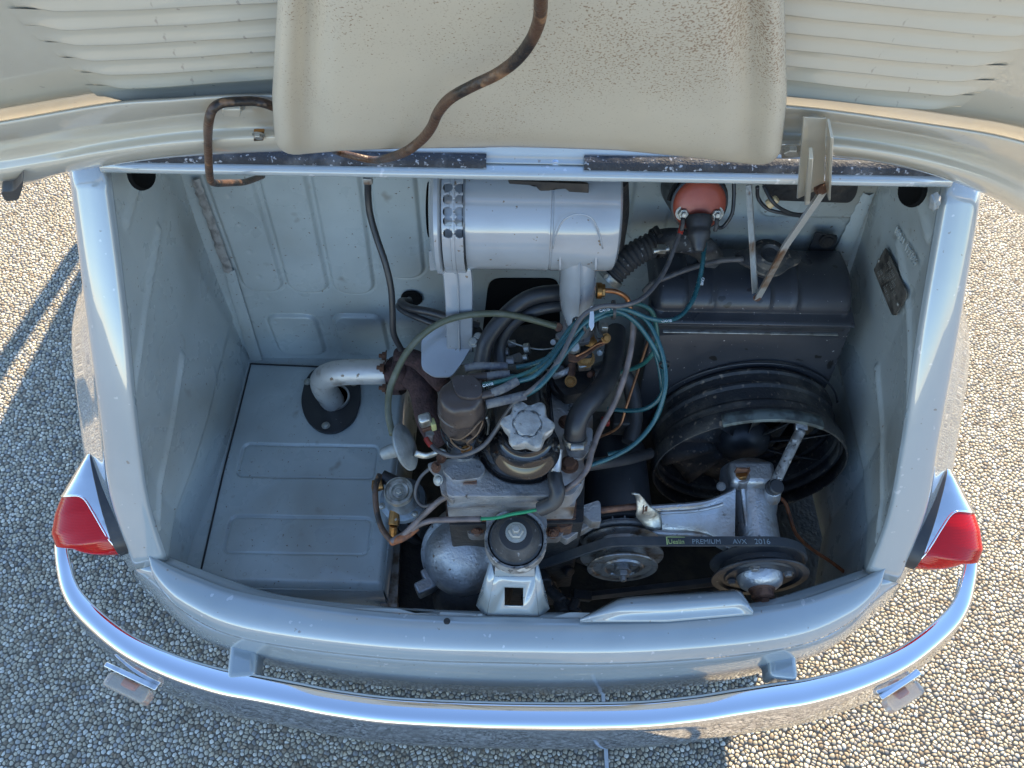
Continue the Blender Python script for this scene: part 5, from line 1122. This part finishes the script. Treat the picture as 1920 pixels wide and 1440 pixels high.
# ---- voltage regulator and the wiring beside it
vr = thing('voltage_regulator', 'dark box with wires tucked behind the stay on the right', 'voltage regulator', PY(1520,366,.735))
bm = bmesh.new(); prism(bm, [PY(u, v, .715) for u, v in rounded([(1430,330),(1612,330),(1606,366),(1594,381),(1452,376),(1432,362)], 10)], (0,.03,0)); obj('box', bm, 'dark', vr, bevel=.002)
bm = bmesh.new(); cyl(bm, PY(1440,384,.69), PY(1457,372,.69), .0062, .005, 8); obj('connector', bm, 'cream', vr, bevel=.001)
def wire_y(nm, pts, r_, m_, lab, cat, grp=None):
    bm = tube(bmesh.new(), [PY(*p) for p in pts], r_, 8, 8); o = obj(nm, bm, m_, None, sharp=0); return tag(o, lab, cat, grp)
wire_y('wire', [(1420,350,.70),(1422,372,.70),(1440,392,.69),(1470,400,.69),(1500,405,.70)], .0022, 'rubber', 'black wire looping under the cream connector', 'wire')
wire_y('wire', [(1432,348,.70),(1450,380,.685),(1478,398,.69),(1505,402,.70),(1524,392,.71)], .0022, 'rubber', 'black wire sagging below the dark box on the right', 'wire')
wire_y('wire', [(1376,335,.70),(1376,370,.69),(1372,402,.68),(1356,425,.675),(1344,424,.672),(1345,408,.675)], .0023, 'rubber', 'black wire hooked up to the right terminal of the red coil', 'wire')

# ------------------------------------------------------------------ BELT
def belt():
    C = [V((gx, PZc)), V((PPX, WZ)), V((.012, .375))]; rr = [.0525, .0605, .055]
    # outer tangent loop through three pulleys (clockwise seen from behind: generator -> pump -> crank)
    def tang(a, ra, b_, rb):                     # left-hand (upper) outer tangent
        d = b_ - a; L_ = d.length; ang = math.atan2(d.y, d.x); al = math.acos((ra - rb) / L_); t_ = ang + al
        return t_
    order = [0, 1, 2]; pts = []
    tt = [tang(C[i], rr[i], C[(i+1) % 3], rr[(i+1) % 3]) for i in range(3)]
    for i in range(3):
        s = tt[i-1]; e = tt[i]
        while e > s: e -= 2*math.pi
        n_ = 18
        for k in range(n_+1):
            th = s + (e - s)*k/n_; pts.append((C[i] + V((math.cos(th), math.sin(th)))*rr[i], V((math.cos(th), math.sin(th)))))
        for k in range(1, 8): pass
    return pts
bp = belt(); yb0 = .4085
bm = bmesh.new(); rows = []
for p, n_ in bp + [bp[0]]:
    rows.append([(p.x, yb0, p.y), (p.x + n_.x*.0028, yb0-.0005, p.y + n_.y*.0028), (p.x + n_.x*.0028, yb0-.0125, p.y + n_.y*.0028), (p.x, yb0-.013, p.y), (p.x - n_.x*.007, yb0-.010, p.y - n_.y*.007), (p.x - n_.x*.007, yb0-.003, p.y - n_.y*.007), (p.x, yb0, p.y)])
grid(bm, rows); be = obj('fan_belt', bm, mat('belt_rubber', (.035,.038,.042), .55, 0, (.055,.055,.055), 40), None, sharp=30)
tag(be, 'black rubber fan belt with yellow printing round three pulleys', 'belt')
i0 = 18; pA, nA = bp[18]; pB, nB = bp[19]; dB = (pB - pA).normalized(); nn = V((-dB.y, dB.x)) if V((-dB.y, dB.x)).y > 0 else V((dB.y, -dB.x))
def bpt(s, y): q = pA + (pB - pA)*s + nn*.0032; return V((q.x, y, q.y))
xd = V((dB.x, 0, dB.y)); 
text('Ueslin', .0082, bpt(.30, yb0-.0105), xd, (0,1,0), 'green', be); text('PREMIUM', .0088, bpt(.30, yb0-.0105) + xd*.030, xd, (0,1,0), 'pale', be)
text('AVX', .0088, bpt(.30, yb0-.0105) + xd*.081, xd, (0,1,0), 'pale', be); text('2016', .0100, bpt(.30, yb0-.0110) + xd*.108, xd, (0,1,0), 'pale', be)
bm = bmesh.new(); q = bpt(.30, yb0-.0065); box(bm, q + xd*(-.0012) + V((0,0,-.0002)), (.0016,.0105,.0006)); box(bm, q + xd*.013 + V((0,.0050,-.0003)), (.028,.0008,.0006)); obj('print_bar', bm, 'green', be)

# crank pulley under the mount
bm = bmesh.new(); lathe(bm, [(0,0),(.053,0),(.0555,.002),(.048,.008),(.048,.013),(.0555,.019),(.055,.021),(0,.021)], (.012, .4145, .375), (0,-1,0), 48); obj('crank_pulley', bm, 'dark', en, sharp=30)

# ------------------------------------------------------------------ LEADS
G = 'teal ignition leads'
lead = lambda pts, lab, m_='teal': cable('ignition_lead', pts, .0028, m_, lab, 'ignition lead', G, n=9)
lead([(968,689,.772),(1000,682,.775),(1030,668,.78),(1052,640,.79),(1072,612,.803),(1098,592,.812),(1130,583,.812),(1160,580,.808),(1190,586,.80),(1216,606,.79),(1236,645,.775),(1247,690,.755),(1246,735,.735),(1226,790,.705),(1190,832,.685),(1150,856,.672),(1108,872,.668)], 'teal lead from the uppermost grey boot of the distributor')
lead([(905,722,.776),(935,716,.778),(965,708,.78),(1000,694,.782),(1032,672,.786),(1058,640,.795),(1078,612,.806),(1104,590,.815),(1136,580,.815),(1162,576,.812),(1192,570,.80),(1218,580,.79),(1228,600,.775),(1232,640,.75),(1220,668,.73),(1195,688,.70),(1150,700,.68)], 'short-booted teal lead printed with white letters', 'tealg')
lead([(952,706,.774),(985,704,.776),(1015,684,.785),(1045,656,.793),(1066,630,.802),(1088,606,.812),(1112,590,.818),(1146,582,.818),(1176,592,.808),(1204,618,.79),(1232,662,.765),(1245,700,.74),(1240,740,.715),(1215,764,.695),(1180,770,.68),(1140,766,.67)], 'teal lead looping widest beside the radiator then back under')
lead([(968,716,.778),(1000,706,.786),(1030,680,.794),(1052,652,.80),(1075,628,.808),(1098,604,.818),(1126,588,.822),(1150,578,.82),(1180,582,.812),(1215,596,.80),(1250,601,.79),(1278,590,.785),(1300,560,.79),(1312,522,.80),(1318,490,.812),(1321,455,.822)], 'teal lead curving up to the black boot of the red coil')
lead([(984,742,.772),(1012,724,.785),(1038,694,.795),(1060,662,.80),(1084,634,.806),(1106,606,.812),(1140,590,.812),(1172,590,.80),(1200,612,.782),(1224,650,.76),(1238,700,.735),(1240,760,.70),(1212,810,.675),(1176,842,.66),(1140,852,.655)], 'teal lead from the lowest grey boot beside the oil cap')
B = 'dusty grey boots on the distributor leads'
def boot(pts, r_, lab, m_='boot'):
    o = obj('lead_boot', tube(bmesh.new(), [PZ(*p) for p in pts], r_, 12, 5), m_, di, sharp=50); o['label'] = lab
boot([(872,690,.770),(900,686,.772),(930,687,.772),(952,686,.773)], .0046, 'uppermost grey lead boot')
boot([(912,706,.772),(935,703,.774),(956,702,.775)], .0048, 'second grey lead boot'); boot([(880,709,.770),(914,706,.772)], .0050, 'black socket of the second boot', 'bakel')
boot([(923,737,.774),(945,728,.778),(970,714,.779)], .0050, 'third grey lead boot, steepest'); boot([(896,743,.772),(926,737,.774)], .0050, 'black socket of the third boot', 'bakel')
boot([(912,758,.768),(940,752,.770),(986,741,.772)], .0052, 'lowest grey lead boot'); boot([(888,722,.773),(904,721,.775)], .0048, 'short black socket', 'bakel')
# cable ties round the bundle
for (u, v, z, axu) in ((1086,611,.809,(1,.55)), (1150,581,.815,(1,.02)), (1246,684,.755,(.1,-1))):
    p = PZ(u, v, z); d = (PZ(u+10*axu[0], v-10*axu[1], z) - p); bm = bmesh.new(); rr_ = .0098 if u < 1200 else .0055
    lathe(bm, [(rr_,-.0016),(rr_+.0012,-.0016),(rr_+.0012,.0016),(rr_,.0016),(rr_,-.0016)], p, d, 20); o = obj('cable_tie', bm, 'tie', None)
    tag(o, {1086:'black tie on the lead bundle left of the white tie tail',1150:'black tie on the lead bundle where the coil lead leaves',1246:'small tie low on the right hand lead loop'}[u], 'cable tie', 'cable ties on the leads')
bm = bmesh.new(); prism(bm, [PZ(u, v, .832) for u, v in rounded([(1106,576),(1111,573),(1114,590),(1114,612),(1109,620),(1104,608),(1106,590)], 3)], (0,0,-.0012)); o = obj('tie_tail', bm, 'wtie', None); tag(o, 'white tail of a plastic tie over the teal leads', 'cable tie')
# white letters printed along the leads
def printed(s, u0, v0, u1, v1, z, sz=.0042):
    a = PZ(u0, v0, z); b2 = PZ(u1, v1, z); xd = b2 - a; text(s, sz, a, xd, V((0,0,1)).cross(xd), 'white', None, 'lead_print')
PR = []
def printed_on(s, u0, v0, u1, v1, z, parent, sz=.0046):
    a = PZ(u0, v0, z); b2 = PZ(u1, v1, z); xd = b2 - a; return text(s, sz, a, xd, V((0,0,1)).cross(xd), 'white', parent, 'printed_letters')
LD = [o for o in bpy.data.objects if o.name.startswith('ignition_lead')]
printed_on('CAVIS', 905, 726, 930, 720, .7815, LD[1])
printed_on('CAVIS 1', 1124, 585, 1146, 581, .8275, LD[3])
printed_on('CAVIS', 1240, 604, 1262, 603, .7945, LD[3])
printed_on('CAVIS', 1316, 520, 1312, 540, .804, LD[3])

# ------------------------------------------------------------------ HOSES AND WIRES
H = 'thick black coolant hoses beside the carburettor'
cable('hose', [(902,682,.705),(912,640,.728),(940,600,.748),(975,568,.762),(1010,553,.77),(1055,548,.768)], .0100, 'rubber', 'upper of two thick black hoses arching to the elbow', 'hose', H, seg=16)
cable('hose', [(940,690,.690),(936,655,.705),(948,622,.725),(975,595,.742),(1015,578,.752),(1058,571,.752)], .0080, 'rubber', 'lower thinner black hose arching under the other one', 'hose', H, seg=16)
cable('hose', [(768,566,.700),(752,566,.715),(768,577,.722),(810,586,.725),(850,598,.725),(898,612,.722)], .0052, 'rubber', 'upper of two thin black pipes from the firewall hole', 'hose', 'thin pipes from the firewall hole', seg=12)
cable('hose', [(768,562,.695),(748,572,.712),(760,585,.715),(800,602,.715),(840,618,.712),(882,640,.708)], .0042, 'rubber', 'lower of two thin black pipes from the firewall hole', 'hose', 'thin pipes from the firewall hole', seg=12)
bm = bmesh.new(); lathe(bm, [(.008,0),(.0155,0),(.016,.0025),(.013,.004),(.009,.002)], PY(772,558,FWY-.003), (0,-1,0), 28); lathe(bm, [(0,0.0008),(.012,0.0008)], PY(772,558,FWY-.003), (0,-1,0), 28); obj('firewall_hole', bm, 'hole', car)
bm = bmesh.new(); prism(bm, [PY(u, v, FWY-.004) for u, v in rounded([(915,535),(928,524),(1040,524),(1050,540),(1050,700),(900,700),(905,620)], 14)], (0,.003,0)); obj('painted_opening', bm, 'hole', car)  # flat black plate painted as a dark opening, the firewall behind is uncut
# clamp block where the thin pipes end
bm = bmesh.new(); box(bm, PZ(893,628,.715), (.016,.012,.018), Matrix.Rotation(.5,3,'Z')); obj('pipe_clamp', bm, 'dark', li, bevel=.003); bolt(PZ(888,642,.726), (0,-.3,1), .005, li, 'zinc'); bolt(PZ(897,632,.728), (0,-.3,1), .0045, li, 'zinc')
# corrugated radiator hose
pts = [PZ(1138,524,.752), PZ(1160,502,.765), PZ(1185,480,.776), PZ(1212,464,.782), PZ(1245,452,.786), PZ(1285,452,.782), PZ(1318,465,.770), PZ(1335,486,.748)]
sp = spline([tuple(p) for p in pts], 26); N = len(sp)
bm = bmesh.new(); tube(bm, [V(p) for p in sp], lambda t_: .0155 + (.0011*math.cos(t_*150) if t_ < .50 else 0), 26, 0); o = obj('radiator_hose', bm, 'rubberd', None, sharp=0); tag(o, 'ribbed black radiator hose with two clamps running to the tank', 'hose')
k = int(N*.52); p = V(sp[k]); band(p, V(sp[k+2]) - V(sp[k-2]), .0172, .009, o, 'dark'); 
bm = bmesh.new(); q = PZ(1238,468,.800); cyl(bm, PZ(1224,471,.801), PZ(1254,466,.801), .0034, seg=12); box(bm, PZ(1240,467,.801), (.010,.010,.007)); obj('clamp_screw', bm, 'zinc', o, bevel=.0008)
band(V(sp[6]), V(sp[9]) - V(sp[3]), .0168, .008, o, 'zinc')
# bracket / dark strap behind it and brass union with copper pipe
bm = bmesh.new(); cyl(bm, PZ(1118,545,.765), PZ(1128,545,.765), .010, seg=18); cyl(bm, PZ(1128,545,.765), PZ(1134,545,.765), .0085, seg=6); o = obj('brass_union', bm, 'brass', ca, bevel=.0006)
cable('fuel_pipe', [(1132,545,.765),(1150,546,.763),(1166,552,.757),(1178,564,.745),(1184,590,.73)], .0032, 'copper', 'short copper pipe curving from the brass union', 'pipe')
cable('strap', [(1170,345,.90),(1172,400,.84),(1165,450,.80),(1160,490,.77)], .007, 'dark', 'dark rubber strap hanging beside the canister end', 'strap', flat=.4)
# lower coolant hose on the right of the head
o = cable('coolant_hose', [(1078,822,.690),(1080,795,.708),(1092,768,.716),(1115,742,.714),(1138,712,.705),(1150,670,.69),(1155,620,.68)], .0128, 'rubber', 'curved black hose clamped to the right edge of the head', 'hose', seg=20)
band(PZ(1078,824,.689), PZ(1079,800,.705) - PZ(1078,830,.684), .0130, .007, o, 'zinc')
o = cable('breather_hose', [(1040,890,.672),(1042,905,.672),(1046,922,.668),(1040,940,.658),(1024,950,.650),(1012,955,.645)], .0088, 'rubber', 'short black elbow hose in front of the black cover', 'hose', seg=18)
cable('vacuum_hose', [(736,815,.702),(728,775,.705),(730,735,.712),(742,700,.725),(762,662,.74),(790,630,.75),(825,606,.76),(865,593,.765),(910,588,.765),(955,590,.76),(1000,600,.75),(1042,612,.74)], .0040, 'olive', 'olive green thin hose arching from the grey capsule', 'hose', seg=12)
cable('wire', [(690,332,.90),(690,365,.872),(694,402,.848),(706,445,.825),(722,492,.80),(733,540,.77),(736,585,.74),(738,625,.71),(752,655,.68)], .0040, 'rubber', 'black cable hanging down the firewall left of the canister', 'cable')
bm = bmesh.new(); box(bm, PZ(690,337,.905), (.010,.008,.008)); obj('cable_grommet', bm, 'stay', car, bevel=.001)
cable('earth_wire', [(1350,348,.86),(1340,344,.865)], .002, 'rubber', 'short black wire at the coil', 'wire')
cable('wire', [(806,832,.690),(822,846,.694),(850,855,.700),(880,850,.708),(908,834,.716),(930,806,.730),(948,778,.748),(970,750,.768),(1000,728,.782),(1030,700,.792),(1052,668,.802),(1070,632,.812),(1084,604,.822),(1102,585,.830),(1130,574,.832),(1165,573,.828),(1200,562,.825),(1228,535,.825),(1250,500,.828),(1268,455,.84),(1278,425,.848)], .0028, 'wgrey', 'grey wire from the distributor to the left coil terminal', 'wire')
cable('red_sleeve', [(1275,438,.846),(1280,420,.852),(1282,408,.856)], .0033, 'wred', 'short red sleeve at the left coil terminal', 'sleeve')
cable('red_sleeve', [(799,822,.692),(803,829,.692),(808,835,.692)], .0033, 'wred', 'short red sleeve beside the distributor terminal', 'sleeve')
cable('overflow_pipe', [(1392,486,.775),(1355,488,.778),(1318,496,.780),(1280,508,.78),(1245,522,.775),(1222,532,.765),(1208,546,.75)], .0034, 'wgrey', 'thin grey overflow pipe crossing the radiator tank', 'pipe')
cable('wire', [(1188,588,.792),(1187,625,.775),(1180,670,.757),(1168,715,.738),(1150,760,.715),(1125,806,.70),(1110,846,.692),(1100,880,.682),(1075,908,.672),(1040,923,.655),(980,921,.655),(920,920,.655),(872,920,.655),(830,935,.645),(795,965,.625),(768,992,.610),(752,1008,.60)], .0036, 'wmauve', 'mauve brown wire running along the front of the head', 'wire')
o = cable('wire', [(734,1015,.595),(760,1000,.602),(800,978,.62),(850,974,.63),(902,973,.637)], .0036, 'wmauve', 'brown sleeved wire ending in bright green before the elbow hose', 'wire')
cable('green_core', [(898,973,.637),(930,971,.640),(960,964,.645),(985,960,.648),(1014,954,.648)], .0021, 'wgreen', None, None, parent=o)
cable('wire', [(712,890,.60),(704,915,.60),(706,955,.59),(716,990,.585),(735,1016,.585)], .0038, 'wbrown', 'brown cable hanging between the tray and the fuel pump', 'wire')
cable('wire', [(735,1016,.590),(752,1010,.600),(768,1000,.603),(782,988,.606)], .0048, 'worange', 'orange taped cable junction below the fuel pump', 'wire')
cable('wire', [(810,875,.64),(790,893,.63),(780,915,.62),(781,935,.61),(795,949,.61),(818,944,.62)], .0022, 'wgrey', 'thin black wire looping beside the fuel pump', 'wire')
cable('wire', [(1446,925,.50),(1470,940,.50),(1480,965,.49),(1492,1000,.47),(1520,1028,.45),(1560,1055,.44),(1598,1084,.42)], .0026, 'worange', 'rusty orange wire trailing to the right corner of the bay', 'wire')
# taped brown lamp cable on the lid
c1 = [PL(1012,-40,.062), PL(1014,0,.060), PL(1010,42,.058), PL(992,82,.058), PL(965,115,.058), PL(930,140,.058), PL(888,160,.058), PL(845,184,.058), PL(822,210,.057), PL(808,240,.056), PL(786,266,.054), PL(752,288,.050), PY(706,300,.540), PY(668,294,.550), PY(630,283,.562), PL(585,255,-.0)+V((0,-.0,0))]
c1 = c1[:-1] + [PL(600,262,.020), PL(540,215,.022), PL(505,197,.022), PL(478,190,.022), PL(455,190,.024), PL(435,191,.026), PL(414,194,.028), PL(398,206,.032), PL(391,232,.036), PY(390,262,.474), PY(391,300,.487), PY(394,334,.503), PY(402,343,.518), PY(430,343,.55), PY(460,341,.59), PY(492,330,.64)]
bm = tube(bmesh.new(), c1, .0031, 12, 8)
o = obj('lamp_cable', bm, 'wbrown', None, sharp=0); tag(o, 'brown taped cable draped over the pan and looping into the bay', 'cable')
# battery-type small black cable right of engine, dark hose tangle
cable('hose', [(1105,700,.64),(1150,690,.62),(1180,720,.60),(1190,780,.58),(1180,830,.57)], .011, 'rubber', 'dark hose sinking into the gloom beside the generator', 'hose', seg=14)
cable('wire', [(1215,640,.66),(1195,700,.64),(1175,760,.62),(1160,800,.60),(1120,822,.62)], .0018, 'copper', 'thin coppery wire in the gloom above the generator', 'wire')
cable('hose', [(1218,850,.56),(1180,860,.60),(1130,868,.64),(1100,872,.655)], .0075, 'rubber', 'black hose passing above the generator', 'hose', seg=14)
bm = bmesh.new(); box(bm, PZ(1170,795,.57), (.035,.02,.03)); o = obj('terminal_box', bm, 'dark', ge, bevel=.003)
bm = bmesh.new(); box(bm, PZ(1135,790,.58), (.012,.012,.010)); obj('red_cover', bm, 'wred', ge, bevel=.002)
# smears and leaf crumbs are left to the materials
